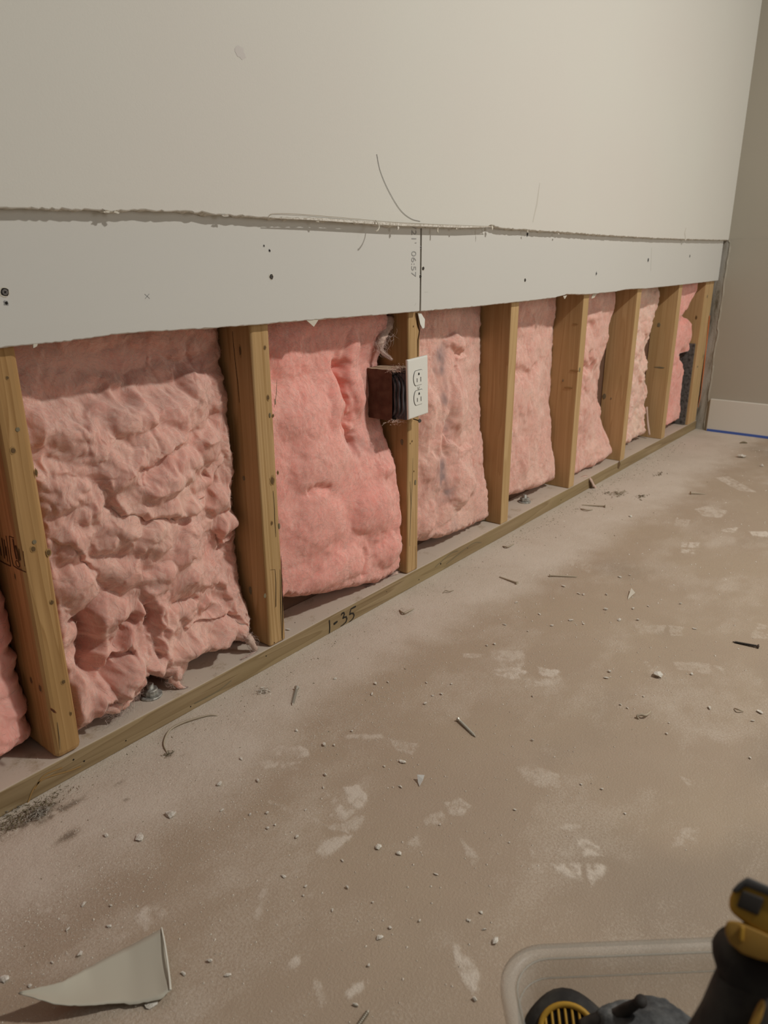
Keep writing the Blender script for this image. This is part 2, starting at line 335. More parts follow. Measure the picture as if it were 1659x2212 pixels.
    base = k.mix(k.ramp(k.noise(v, 8, 5, .6), [(.5, G(0)), (.8, G(.5))]), base, (.455, .37, .285))
    base = k.mix(k.math('MULTIPLY', as_.outputs['Fac'], .6), base, (.15, .13, .105))
    grit = k.noise(v, 330, 2, .6); grit2 = k.noise(v, 1100, 2, .6); patch = k.noise(v, 30, 4, .6)
    f = k.math('ADD', ad_.outputs['Fac'], k.math('MULTIPLY', k.math('SUBTRACT', k.math('ADD', k.math('MULTIPLY', grit, .6), k.math('MULTIPLY', grit2, .4)), .5), 1.7))
    f = k.math('ADD', f, k.math('MULTIPLY', k.math('SUBTRACT', patch, .5), .25))
    f = k.ramp(f, [(.12, G(0)), (.95, G(1))])
    col = k.mix(f, base, (.60, .53, .445))
    k.col(col); k.bump(k.math('ADD', grit, k.math('MULTIPLY', grit2, .7)), .55, .0016)
    rr_ = k.ramp(f, [(0, G(.55)), (.6, G(.9))]); k.l(rr_, k.b.inputs['Roughness'])
    me.materials.append(m)
    o = link('floor', me); o['kind'] = 'structure'; o['label'] = 'brown painted concrete floor covered in white drywall dust and scuffs'
    return o
build_floor()
o = obj('floor', bm_box(-3.5, 2.5, -4.5, -1.345, -.02, -.0005), newmat('plain_concrete', (.41, .325, .24), .6, .25)); o['kind'] = 'structure'

# ------------------------------------------------------------------ wall: upper board + lower board + sheathing
wall = empty('wall_back', (0, 0, 0)); wall['kind'] = 'structure'; wall['label'] = 'drywall wall cut open along the bottom above the floor'
def board(name, x0, x1, y0, y1, botf, top, mat, edge_mat, step=.004, ragged=.0012):
    """sheet of drywall with a hand-cut lower edge: front, back, edge all real"""
    xs = np.arange(x0, x1+1e-6, step); n = len(xs); b = botf(xs)
    bf = b+ragged*vn(xs*170, xs*0+.5, 0, 3)+ragged*.8*np.abs(vn(xs*60, xs*0+.5, 0, 4)); bb = b+ragged*2.2*vn(xs*90, xs*0+.5, 0, 5)-.0008
    V = []; F = []
    cols = [(y0, lambda i: top), (y0, lambda i: bf[i]+.02), (y0+.0002, lambda i: bf[i]+.0012), (y0+.0012, lambda i: bf[i]), (.5*(y0+y1), lambda i: .5*(bf[i]+bb[i])+.001*vn(xs[i]*300, .5)), (y1, lambda i: bb[i]), (y1, lambda i: top)]
    for i in range(n):
        for (y, zf) in cols: V.append((xs[i], y, float(zf(i))))
    K = len(cols)
    for i in range(n-1):
        for j in range(K-1): F.append((i*K+j, i*K+j+1, (i+1)*K+j+1, (i+1)*K+j))
        F.append((i*K+K-1, i*K, (i+1)*K, (i+1)*K+K-1))
    F.append(tuple(range(K))); F.append(tuple((n-1)*K+K-1-j for j in range(K)))
    me = bpy.data.meshes.new(name); me.from_pydata(V, [], F); me.materials.append(mat); me.materials.append(edge_mat)
    mi = [0]*len(F)
    for i in range(n-1):
        for j in (3, 4): mi[i*K+j] = 1
    me.polygons.foreach_set('material_index', mi); me.update()
    bm = bmesh.new(); bm.from_mesh(me); bmesh.ops.recalc_face_normals(bm, faces=bm.faces); bm.to_mesh(me); bm.free()
    return link(name, me, wall)
def ramped(px_pts, y):
    P = [at(a, b, 1, y) for a, b in px_pts]; X = [p[0] for p in P]; Z = [p[2] for p in P]
    return lambda xs: np.interp(xs, X, Z)
cut_pts = [(0, 752), (75, 744), (150, 737), (175, 733), (210, 729), (260, 721), (330, 717), (400, 713), (500, 706), (600, 698), (700, 689.5), (800, 682), (908, 673), (1000, 665), (1115, 653), (1200, 643), (1225, 636), (1270, 636), (1330, 630), (1355, 625), (1400, 623), (1475, 615), (1552, 606)]
up_pts = [(0, 450), (60, 450), (120, 452), (220, 455), (228, 458), (260, 455), (330, 457), (440, 460), (480, 465), (580, 470), (600, 473), (680, 473), (700, 475), (760, 478), (800, 484), (860, 489), (940, 491), (1000, 493), (1050, 491), (1062, 486), (1085, 494), (1140, 497), (1200, 501), (1300, 508), (1400, 514), (1480, 517), (1575, 519)]
lowf = ramped(cut_pts, -.0127); upf = ramped(up_pts, -.027)
lowl = lambda xs: np.where(xs < -.39, lowf(np.full_like(xs, -.385)), lowf(xs))
upl = lambda xs: np.where(xs < -.36, .7485, upf(xs))
seam = .4285
board('lower_board', -1.0, seam-.0009, -.0127, -.0002, lowl, .80, M_board, M_gyp, ragged=.0008)
board('lower_board', seam+.0009, 2.477, -.0127, -.0002, lowf, .80, M_board, M_gyp, ragged=.0008)
board('upper_board', -1.0, 2.488, -.0275, -.0129, upl, 2.7, M_paint, M_gyp, ragged=.0016)
o = obj('wall_outer', bm_box(-1.2, 2.6, .0895, .102, 0, 2.6), newmat('brown_sheathing', (.15, .085, .055), .9, .1)); o['kind'] = 'structure'

# right-hand wall: painted part, then the raw strip that ran behind the removed drywall
rw = empty('wall_right', (2.488, 0, 0)); rw['kind'] = 'structure'; rw['label'] = 'beige painted wall at the end of the room'
bm = bmesh.new(); zs = np.arange(0, .77, .006); V = []; F = []
edge = -.033-.004*fbm(zs*25, zs*0+.2, 3, 9)
edge[-2:] = -.0275
for i, z in enumerate(zs): V += [(0, edge[i], z), (0, -4, z), (-.003-.001*vn(z*90, .1), edge[i], z), (-.0015, edge[i]-.006, z)]
for i in range(len(zs)-1):
    a, b = i*4, (i+1)*4
    F += [(a+3, a+1, b+1, b+3), (a+2, a+3, b+3, b+2), (a, a+2, b+2, b)]
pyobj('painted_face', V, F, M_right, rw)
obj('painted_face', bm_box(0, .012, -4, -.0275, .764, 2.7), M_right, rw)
obj('bare_strip', bm_box(.0, .012, -.036, .0895, 0, .768), M_mud, rw)
# dark ragged streaks of old paper on the bare strip
bs = empty('baseboard_right', (2.488, 0, 0)); bs['kind'] = 'structure'
obj('baseboard_right', bm_box(-.014, -.0003, -3.5, -.046, .0, .138, .003), M_trim, bs)
tp = tag(obj('masking_tape', bm_box(2.4718, 2.4737, -3.5, -.05, 0.0002, .0105), M_tape), 'strip of blue masking tape along the foot of the white baseboard', 'tape')

# ------------------------------------------------------------------ screws in the board
def disc(name, c, rad, nrm, mat, parent, depth=.001, n=12, sx=1, jit=0, seed=0, tilt=0):
    r = random.Random(seed); nrm = Vector(nrm).normalized(); a = nrm.cross(Vector((0, 0, 1))).normalized(); b = Vector((0, 0, 1)); bm = bmesh.new()
    top = []; bot = []
    for k in range(n):
        q = 1+jit*(r.random()-.5)*2; t = 2*math.pi*k/n+tilt
        off = a*math.cos(t)*rad*sx*q+b*math.sin(t)*rad*q
        top.append(bm.verts.new(Vector(c)+off*.9+nrm*depth)); bot.append(bm.verts.new(Vector(c)+off))
    bm.faces.new(top)
    for k in range(n): bm.faces.new((bot[k], bot[(k+1) % n], top[(k+1) % n], top[k]))
    bmesh.ops.recalc_face_normals(bm, faces=bm.faces)
    o = obj(name, bm, mat, None); o.parent = parent
    if parent: o.matrix_parent_inverse = parent.matrix_world.inverted() if False else Matrix.Translation(-Vector(parent.location))
    return o
for i, (px, py, r, kind) in enumerate([(10, 631, .0042, 1), (13, 655, .0022, 0), (586, 598, .0033, 1), (570, 531, .0014, 0), (582, 541, .0018, 0), (908.5, 534, .0016, 0), (914, 580, .003, 1), (908, 597, .003, 1), (1134, 605, .0034, 1), (1288, 591, .004, 0), (1400, 562, .005, 0), (1139, 506, .004, 0), (1490, 553, .004, 0)]):
    p = at(px, py, 1, -.0127)
    disc('torn_paper', p+np.array([0, -.0001, 0]), r*1.45, (0, -1, 0), M_paper if kind else M_pencil, wall, .0003, 11, .9, .25, i)
    if kind:
        disc('screw_hole', p+np.array([0, -.0004, 0]), r*1.15, (0, -1, 0), M_dark, wall, .0003, 12, 1, .1, i+50)
        disc('screw_head', p+np.array([0, -.0007, 0]), r*.85, (0, -1, 0), M_steel, wall, .0007, 12)
        bm = bmesh.new(); c = Vector(p)+Vector((0, -.0015, 0))
        for a in (.6, .6+math.pi/2):
            d = Vector((math.cos(a), 0, math.sin(a)))*r*.42; ribbon(bm, [c-d, c+d], r*.2, (0, -1, 0), .0002)
        obj('cross_slot', bm, M_dark, wall)
    else: disc('screw_hole', p+np.array([0, -.0004, 0]), r*.95, (0, -1, 0), M_dark, wall, .0003, 9, .8, .3, i+70)
# printed date code running down the sheet next to the joint
def text_on(body, origin, right, up, size, mat, name, parent, spacing=1.0):
    cu = bpy.data.curves.new(name, 'FONT'); cu.body = body; cu.size = size; cu.extrude = .00012; cu.space_character = spacing; cu.offset = -size*.008
    to = bpy.data.objects.new(name, cu); C.objects.link(to)
    R_ = Vector(right).normalized(); U_ = Vector(up).normalized(); N_ = R_.cross(U_)
    mw = Matrix(((R_[0], U_[0], N_[0], origin[0]), (R_[1], U_[1], N_[1], origin[1]), (R_[2], U_[2], N_[2], origin[2]), (0, 0, 0, 1)))
    dg = bpy.context.evaluated_depsgraph_get(); me = bpy.data.meshes.new_from_object(to.evaluated_get(dg)); me.transform(mw); me.materials.clear(); me.materials.append(mat)
    bpy.data.objects.remove(to); return link(name, me, parent)
p = at(889.5, 488, 1, -.0131)
text_on("/21'  06:57", p, (0, 0, -1), (1, 0, 0), .0215, M_pencil, 'date_print', wall, 1.0)
# pencil cross
bm = bmesh.new(); c = at(318, 640, 1, -.0128)
for s in (1, -1): ribbon(bm, [c+np.array([-.0035, 0, -.003*s]), c+np.array([.0035, 0, .003*s])], .0007, (0, -1, 0), .0002)
obj('pencil_cross', bm, M_pencil, wall)
# pencil ticks and smears
bm = bmesh.new()
for a, b, wd in [((1408, 535), (1406, 585), .006), ((925, 630), (918, 631), .0012), ((899, 655), (896, 660), .001)]:
    ribbon(bm, [at(*a, 1, -.0128), at(*b, 1, -.0128)], wd, (0, -1, 0), .0002)
M_smear = newmat('grey_smear', (.58, .575, .53), .8, .1)
obj('pencil_smear', bm, M_smear, wall)
bm = bmesh.new(); ribbon(bm, [at(1166, 395, 1, -.0276), at(1160, 440, 1, -.0276), at(1151, 480, 1, -.0276)], [.002, .006, .003], (0, -1, 0), .0001)
ribbon(bm, [at(1482, 492, 1, -.0276), at(1479, 503, 1, -.0276), at(1481, 514, 1, -.0276)], [.006, .010, .006], (0, -1, 0), .0001)
obj('wall_smear', bm, newmat('wall_smear', (.58, .555, .49), .8, .1), wall)
disc('wall_smear', at(519, 114, 1, -.0277), .007, (0, -1, 0), newmat('wall_stain', (.615, .585, .55), .8, .1), wall, .0001, 14, 1.3, .25, 5)
# torn paper hanging from the upper cut
bm = bmesh.new()
tube(bm, spline([at(580, 468, 1, -.0285), at(592, 461.5, 1, -.029), at(650, 463, 1, -.0292), at(760, 472, 1, -.0292), at(850, 480, 1, -.0292), at(950, 485, 1, -.029), at(1060, 489, 1, -.0285)], 6), .00035, 4)
obj('lifted_paper_edge', bm, M_kraft, wall)
bm = bmesh.new(); ribbon(bm, [at(585, 470, 1, -.0279), at(700, 474, 1, -.0281), at(850, 484, 1, -.0281), at(1000, 490, 1, -.0281), at(1060, 490, 1, -.0279)], [.001, .004, .0045, .0035, .001], (0, -1, 0), .0007)
obj('bare_paper_edge', bm, M_gyp, wall)
bm = bmesh.new(); tube(bm, spline([at(812, 476, 1, -.03), at(817, 484, 1, -.036), at(819, 491, 1, -.042), at(816, 497, 1, -.045), at(812, 500, 1, -.044)], 5), [.0011]*16+[.0012]*5, 6)
obj('paper_curl', bm, M_paper, wall)
for (px, py, dx, dz, seed) in [(230, 457, .008, .003, 1), (250, 458, .006, .003, 2), (486, 465, .010, .003, 3), (684, 476, .006, .006, 4), (766, 480, .008, .004, 5), (858, 492, .005, .006, 6), (944, 497, .004, .011, 7), (985, 494, .005, .004, 8), (1041, 500, .002, .010, 9), (1062, 492, .007, .007, 10), (1138, 500, .005, .004, 11), (1205, 505, .006, .004, 12), (1480, 518, .010, .005, 13)]:
    r = random.Random(seed); p = at(px, py, 1, -.026); bm = bmesh.new(); vs = []
    for i in range(9):
        t = 2*math.pi*i/9; q = .6+.7*r.random(); vs.append(bm.verts.new(Vector(p)+Vector((math.cos(t)*dx*q*.6, -.002*r.random()-.001, math.sin(t)*dz*q*.6))))
    bm.faces.new(vs); e = bmesh.ops.extrude_face_region(bm, geom=list(bm.faces)); bmesh.ops.translate(bm, verts=[v for v in e['geom'] if isinstance(v, bmesh.types.BMVert)], vec=(0, .0012, 0))
    bmesh.ops.recalc_face_normals(bm, faces=bm.faces); obj('torn_paper', bm, M_paper if seed % 3 else M_gyp, wall)
# flakes under the lower cut
for (pts, y, m) in [([(660, 690), (690, 687), (686, 694), (678, 706), (668, 697)], -.011, M_paper), ([(72, 743), (82, 741), (80, 748), (72, 752)], -.012, M_paper),
                    ([(1217, 640), (1225, 638), (1220, 646)], -.012, M_paper), ([(1280, 636), (1290, 634), (1284, 643), (1278, 645)], -.004, M_paper)]:
    P = [Vector(at(a, b, 1, y)) for a, b in pts]; bm = bmesh.new(); f = bm.faces.new([bm.verts.new(q) for q in P])
    e = bmesh.ops.extrude_face_region(bm, geom=[f]); bmesh.ops.translate(bm, verts=[v for v in e['geom'] if isinstance(v, bmesh.types.BMVert)], vec=(0, .0015, 0))
    bmesh.ops.recalc_face_normals(bm, faces=bm.faces); obj('torn_paper', bm, m, wall)
bm = bmesh.new(); P = [(903, 676), (910, 677), (918, 690), (917, 708), (913, 710), (908, 700)]
P = [Vector(at(a, b, 1, -.006)) for a, b in P]; f = bm.faces.new([bm.verts.new(q) for q in P]); e = bmesh.ops.extrude_face_region(bm, geom=[f])
bmesh.ops.translate(bm, verts=[v for v in e['geom'] if isinstance(v, bmesh.types.BMVert)], vec=(.003, .004, 0)); bmesh.ops.recalc_face_normals(bm, faces=bm.faces)
tag(obj('drywall_splinter', bm, M_white), 'small white paper-faced drywall splinter hanging under the board joint', 'drywall scrap')
# hair-thin thread hanging on the wall
bm = bmesh.new(); pts = spline([at(814, 333, 1, -.0283), at(822, 370, 1, -.0284), at(840, 412, 1, -.0286), at(865, 453, 1, -.0286), at(888, 472, 1, -.0285), at(908, 478, 1, -.0283)], 8)
tube(bm, pts, .00042, 5); tag(obj('thread', bm, M_pencil), 'thin dark thread curving down the painted wall to the cut edge', 'thread')

# ------------------------------------------------------------------ framing
def lumber(name, x0, x1, y0, y1, z0, z1, mat, label, bev=.003, seed=0):
    rng = random.Random(seed); b = bm_box(0, x1-x0, 0, y1-y0, 0, z1-z0, bev, 3)
    L = [e for e in b.edges if e.calc_length() > .3]
    ax = 0 if (x1-x0) > .3 else 2
    bmesh.ops.subdivide_edges(b, edges=L, cuts=36, use_grid_fill=True)
    for v in b.verts:
        t = v.co[ax]
        n1 = mnoise.noise(Vector((t*9+seed*7, v.co.y*8, v.co[2-ax]*8))); n2 = mnoise.noise(Vector((t*40+seed*7, v.co.y*60, seed+v.co[2-ax]*60)))
        v.co.y += .0006*n1+.0004*n2; v.co[2-ax] += .0007*n2
    for f in b.faces: f.smooth = False
    o = obj(name, b, mat, None, (x0, y0, z0)); tag(o, label, 'wood framing'); return o
BP = lumber('bottom_plate', -1.0, 2.486, 0, .089, .0002, .038, M_plate, 'long treated wooden bottom plate lying on the concrete along the wall', .002, 1)
def child(o, parent):
    o.parent = parent; o.matrix_parent_inverse = Matrix.Translation(-Vector(parent.location)); return o
studs = []
SD = [(-.4025, -.3645, M_wood_d, 'nearest wooden stud at far left with black lumber stamp on its side', .009),
      (-.0025, .0365, M_wood, 'second wooden stud from the left, split and knotty, without any box', .0045),
      (.4065, .4465, M_wood, 'wooden stud behind the white outlet with a dark crack down its edge', .0045),
      (.8145, .8515, M_wood_l, 'clean pale wooden stud just right of the dark-stained insulation batt', .002),
      (1.222, 1.2575, M_wood_l, 'pale wooden stud just right of the second anchor bolt', .002),
      (1.6285, 1.665, M_wood_l, 'pale wooden stud standing by the dark knot in the bottom plate', .002),
      (2.040, 2.076, M_wood_l, 'last single stud before the doubled studs in the corner', .002),
      (2.362, 2.4155, M_wood_l, 'left stud of the doubled pair in the corner', .002),
      (2.419, 2.470, M_wood_l, 'right stud of the doubled corner pair with an orange paint streak', .002)]
for i, (a, b, m, lab, bv) in enumerate(SD):
    studs.append(lumber('wall_stud', a, b, 0.0005, .0885, .0382, 2.45, m, lab, bv, i+2))
for s in studs: s['group'] = 'studs of the opened wall'
# knots, holes and cracks (positions on the stud faces)
def knot(si, px, py, rx, rz, face='f', mat=None, halo=True, seed=0):
    s = studs[si]; x0 = SD[si][0]
    if face == 'f': p = at(px, py, 1, .0003); n = (0, -1, 0)
    else: p = at(px, py, 0, x0-.0001); n = (-1, 0, 0)
    if halo: child(disc('knot_ring', p, rz*1.5, n, M_knot2, None, .0003, 12, rx/rz, .15, seed), s)
    child(disc('knot', Vector(p)+Vector(n)*.0003, rz, n, mat or M_knot, None, .0004, 12, rx/rz, .15, seed+1), s)
for j, a in enumerate([(0, 16, 816, .0016, .002, 'f'), (0, 28, 973, .0028, .0035, 'f'), (0, 38, 928, .003, .003, 'f', M_knotg), (0, 78, 1021, .0014, .004, 'f'), (0, 72, 1186, .0030, .0034, 'f'), (0, 74, 1171, .003, .003, 'f', M_knotg), (0, 105, 1194, .0026, .0038, 'f'), (0, 112, 1301, .0024, .0028, 'f'), (0, 137, 1473, .0024, .0028, 'f'), (0, 153, 1541, .0012, .0025, 'f'),
                  (0, 33, 1245, .0014, .004, 's'), (0, 68, 1470, .003, .005, 's'), (0, 87, 1487, .003, .005, 's'), (0, 115, 1535, .006, .002, 's'),
                  (1, 572, 751, .0022, .003, 'f'), (1, 579, 859, .0022, .004, 'f'), (1, 583, 897, .0020, .004, 'f', M_knotg), (1, 594, 868, .0014, .005, 'f', M_knotg), (1, 590, 898, .0016, .002, 'f'), (1, 588, 1038, .0042, .0062, 'f'), (1, 600, 1021, .0016, .0028, 'f'), (1, 587, 1130, .002, .0032, 'f'), (1, 603, 1137, .002, .006, 'f', M_knotg), (1, 572, 1287, .003, .0045, 'f', M_knotg), (1, 519, 758, .002, .007, 's'), (1, 527, 1033, .0028, .0045, 's', M_knotg), (1, 541, 1275, .004, .008, 's', M_knotg),
                  (2, 893, 705, .001, .0015, 'f'), (2, 890, 953, .0014, .002, 'f'), (2, 894, 1018, .0012, .0016, 'f'), (2, 897, 1042, .0030, .006, 'f', M_knotg), (2, 886, 958, .001, .0016, 'f'), (2, 868, 955, .004, .006, 's', M_knotg),
                  (4, 1252, 799, .004, .007, 'f', M_knotg), (4, 1216, 822, .002, .004, 's', M_knotg), (4, 1243, 700, .008, .002, 's', M_knot2), (4, 1240, 801, .014, .003, 's', M_knot2), (4, 1228, 838, .014, .0028, 's', M_knot2),
                  (5, 1305, 856, .006, .01, 's', M_knotg), (5, 1320, 861, .002, .004, 's', M_knotg), (6, 1423, 702, .006, .008, 's', M_knotg), (6, 1425, 794, .02, .003, 's', M_knotg), (7, 1528, 640, .004, .006, 'f', M_knotg), (7, 1507, 792, .005, .004, 'f', M_knotg), (7, 1504, 686, .003, .006, 's'), (8, 1519, 770, .004, .010, 'f', M_knotg)]):
    knot(a[0], a[1], a[2], a[3], a[4], a[5], a[6] if len(a) > 6 else None, len(a) < 7, j*3)
def crack(si, pts, wd, face='f', mat=None):
    s = studs[si]; bm = bmesh.new()
    P = [at(a, b, 1, .0002) if face == 'f' else at(a, b, 0, SD[si][0]-.0002) for a, b in pts]
    n = len(P); ribbon(bm, P, [wd*(.35 if k in (0, n-1) else 1) for k in range(n)], (0, -1, 0) if face == 'f' else (-1, 0, 0), .0003)
    child(obj('crack', bm, mat or M_crack), s)
crack(1, [(502, 716), (505, 750), (509, 790), (514, 830), (517, 870)], .0008, 's')
crack(1, [(590, 1060), (593, 1100), (594, 1130), (596, 1160)], .0009); crack(1, [(598, 820), (597, 850), (592, 880)], .0012, 'f', M_knotg)
crack(1, [(594, 1230), (596, 1260), (596, 1310), (594, 1312)], .0009); crack(1, [(584, 1231), (594, 1230)], .0006); crack(1, [(607, 1200), (609, 1260), (611, 1340), (610, 1382)], .0016); crack(1, [(605, 1230), (606, 1300), (609, 1380)], .0012)
crack(2, [(899, 676), (902, 700), (906, 715), (903, 735), (903, 770)], .0035, 'f', M_ink); crack(2, [(909, 678), (908, 705), (905, 730)], .0010)
crack(2, [(892, 990), (890, 1060), (888, 1100)], .0008, 'f', M_knotg); crack(2, [(897, 1180), (899, 1230)], .001, 'f', M_knotg); crack(2, [(886, 1040), (888, 1090), (885, 1180)], .0012, 'f', M_knotg)
crack(0, [(124, 1560), (128, 1590), (130, 1620)], .0008, 'f', M_knotg)
# lumber grade stamp on the side of the nearest stud: boxes and illegible lines
def onside(pts): return [at(a, b, 0, -.4029) for a, b in pts]
bm = bmesh.new()
for pts, wd in [([(20, 1158), (24, 1200), (29, 1222), (38, 1228), (57, 1236)], .0014), ([(20, 1158), (30, 1162)], .001), ([(50, 1190), (54, 1223)], .0014), ([(13, 1157), (18, 1190), (23, 1223), (10, 1217), (0, 1211)], .0014),
                ([(4, 1162), (8, 1190), (10, 1206)], .0025), ([(9, 1165), (13, 1200)], .0018), ([(13, 1180), (17, 1213)], .0012), ([(28, 1164), (32, 1190), (36, 1208)], .0035), ([(33, 1178), (38, 1196), (41, 1212)], .003), ([(0, 1180), (3, 1200)], .002),
                ([(41, 1185), (45, 1210)], .002)]:
    ribbon(bm, onside(pts), wd, (-1, 0, 0), .0003)
c0 = onside([(38, 1218)])[0]
ribbon(bm, [c0+np.array([0, .0045*math.cos(t), .0045*math.sin(t)]) for t in np.linspace(0, 6.28, 15)], .0012, (-1, 0, 0), .0003)
child(obj('lumber_stamp', bm, M_ink), studs[0])
# orange paint streak
bm = bmesh.new(); ribbon(bm, [at(1533, 682, 1, -.0014), at(1529, 720, 1, -.0014), at(1521, 790, 1, -.0014), at(1514, 850, 1, -.0014), at(1508, 880, 1, -.0014)], [.010, .013, .013, .010, .005], (0, -1, 0), .0004)
child(obj('orange_streak', bm, M_orange), studs[8])
# stud end nail poking under the outlet
bm = bmesh.new(); a, b = at(893, 905, 1, -.002), at(906, 909, 1, -.028)
tube(bm, [Vector(a), Vector(b)], .0013, 8); d = (Vector(b)-Vector(a)).normalized(); tube(bm, [Vector(b)-d*.001, Vector(b)+d*.001, Vector(b)+d*.0018], [.0018, .004, .0035], 10)
tag(obj('drywall_screw', bm, M_steel), 'dark screw left standing out of the stud just under the outlet', 'screw')
# "1-35" marked on the plate
bm = bmesh.new(); on = lambda L: [at(680+a/13.825, 1280+b/13.825, 1, -.0004) for a, b in L]
ribbon(bm, on([(435, 820), (445, 950), (447, 1080), (437, 1215)]), .0027, (0, -1, 0), .0003)
ribbon(bm, on([(565, 945), (620, 905), (680, 860)]), [.0045, .0048, .003], (0, -1, 0), .0003)
ribbon(bm, [*on([(790, 680), (815, 620), (865, 600), (885, 650), (860, 710), (835, 775)])], [.002, .0035, .004, .003, .003, .002], (0, -1, 0), .0003)
ribbon(bm, [*on([(835, 780), (880, 740), (940, 725), (960, 790), (930, 880), (850, 955), (770, 1010)])], [.002, .0035, .0035, .003, .0028, .002, .001], (0, -1, 0), .0003)
ribbon(bm, on([(1225, 410), (1150, 450), (1080, 490), (1060, 560), (1045, 650)]), [.0035, .0036, .003, .0028, .0028], (0, -1, 0), .0003)
ribbon(bm, on([(1035, 665), (1090, 620), (1150, 620), (1175, 680), (1150, 760), (1090, 830), (1020, 880)]), [.002, .0035, .0035, .003, .0028, .002, .001], (0, -1, 0), .0003)
child(obj('marker_writing', bm, M_marker), BP)
for j, (px, py, r) in enumerate([(182, 1644, .0013), (159, 1641, .0013), (142, 1667, .0015), (297, 1468, .001), (412, 1526, .0012), (272, 1600, .001), (593, 1388, .001), (637, 1345, .001), (575, 1417, .0012), (835, 1278, .001), (905, 1252, .0013), (952, 1218, .0022), (1010, 1184, .0012), (1212, 1080, .0015)]):
    child(disc('nail_hole', at(px, py, 1, -.0002), r, (0, -1, 0), M_dark, None, .0003, 8, 1, .2, j), BP)
p = at(1337, 1004, 1, -.0005); child(disc('knot', p, .013, (0, -1, 0), M_knot, None, .0003, 14, 1.0, .2, 3), BP)
for n_, L in enumerate([[(60, 1735), (75, 1700), (100, 1680), (150, 1665), (175, 1655)], [(75, 1705), (95, 1675), (135, 1658)], [(420, 1520), (450, 1505), (475, 1490), (500, 1470)], [(965, 1218), (1020, 1175), (1040, 1172)], [(940, 1225), (975, 1195), (990, 1190)]]):
    bm = bmesh.new(); P = [at(a, b, 1, -.0004) for a, b in L]; ribbon(bm, spline(P, 4), .0022 if n_ < 2 else .0014, (0, -1, 0), .0002); child(obj('grain_line', bm, M_knot2 if n_ < 2 else M_knotg), BP)
for P in [[(300, 1550), (332, 1533)], ]: pass

# ------------------------------------------------------------------ insulation batts
def mesh_grid(name, P, mat, parent=None, stain=None):
    ny, nx = P.shape[:2]; V = P.reshape(-1, 3); i = (np.arange(ny-1)[:, None]*nx+np.arange(nx-1)).ravel(); F = np.stack([i, i+1, i+nx+1, i+nx], 1)
    me = bpy.data.meshes.new(name); me.vertices.add(len(V)); me.vertices.foreach_set('co', V.astype(np.float32).ravel())
    me.loops.add(F.size); me.loops.foreach_set('vertex_index', F.ravel().astype(np.int32)); me.polygons.add(len(F))
    me.polygons.foreach_set('loop_start', np.arange(0, F.size, 4, dtype=np.int32)); me.polygons.foreach_set('loop_total', np.full(len(F), 4, dtype=np.int32)); me.update()
    me.polygons.foreach_set('use_smooth', [True]*len(me.polygons))
    a = me.attributes.new('stain', 'FLOAT', 'POINT'); a.data.foreach_set('value', (np.zeros(len(V)) if stain is None else stain.ravel()).astype(np.float32))
    me.materials.append(mat); return link(name, me, parent)
FD = 11
def ribbons(name, pts, nrm, wid, tone, parent, mat):
    """pts (m, n, 3) strand points, nrm (m, n, 3) facing, wid (m, n)"""
    m, n = pts.shape[:2]; t = np.gradient(pts, axis=1); s_ = np.cross(t, nrm); s_ /= np.linalg.norm(s_, axis=2, keepdims=True)+1e-12
    V = np.stack([pts+s_*wid[..., None], pts-s_*wid[..., None]], 2).reshape(-1, 3); V[:, 2] = np.maximum(V[:, 2], .0006)
    base = (np.arange(m)[:, None]*n+np.arange(n-1))*2; base = base.ravel(); F = np.stack([base, base+1, base+3, base+2], 1)
    me = bpy.data.meshes.new(name); me.vertices.add(len(V)); me.vertices.foreach_set('co', V.astype(np.float32).ravel()); me.loops.add(F.size); me.loops.foreach_set('vertex_index', F.ravel().astype(np.int32)); me.polygons.add(len(F))
    me.polygons.foreach_set('loop_start', np.arange(0, F.size, 4, dtype=np.int32)); me.polygons.foreach_set('loop_total', np.full(len(F), 4, dtype=np.int32)); me.update()
    a = me.attributes.new('facing', 'FLOAT_VECTOR', 'POINT'); a.data.foreach_set('vector', np.repeat(nrm.reshape(-1, 3), 2, 0).astype(np.float32).ravel())
    a = me.attributes.new('tone', 'FLOAT', 'POINT'); a.data.foreach_set('value', np.repeat(np.repeat(tone, n), 2).astype(np.float32))
    me.materials.append(mat); f = link(name, me, parent); f['kind'] = 'stuff'; return f
FIBM = {}
def fibre_mat(key, a, b):
    if key in FIBM: return FIBM[key]
    m = newmat('fibre_'+key, a, .9, .05); k = NB(m); t = k.n('ShaderNodeAttribute'); t.attribute_name = 'tone'; k.col(k.mix(t.outputs['Fac'], a, b))
    f = k.n('ShaderNodeAttribute'); f.attribute_name = 'facing'; k.l(f.outputs['Vector'], k.b.inputs['Normal']); FIBM[key] = m
    tr = k.n('ShaderNodeBsdfTransparent'); mx = k.n('ShaderNodeMixShader'); mx.inputs[0].default_value = .5
    outn = [n for n in k.t.nodes if n.type == 'OUTPUT_MATERIAL'][0]; k.l(tr.outputs[0], mx.inputs[1]); k.l(k.b.outputs[0], mx.inputs[2]); k.l(mx.outputs[0], outn.inputs[0]); return m
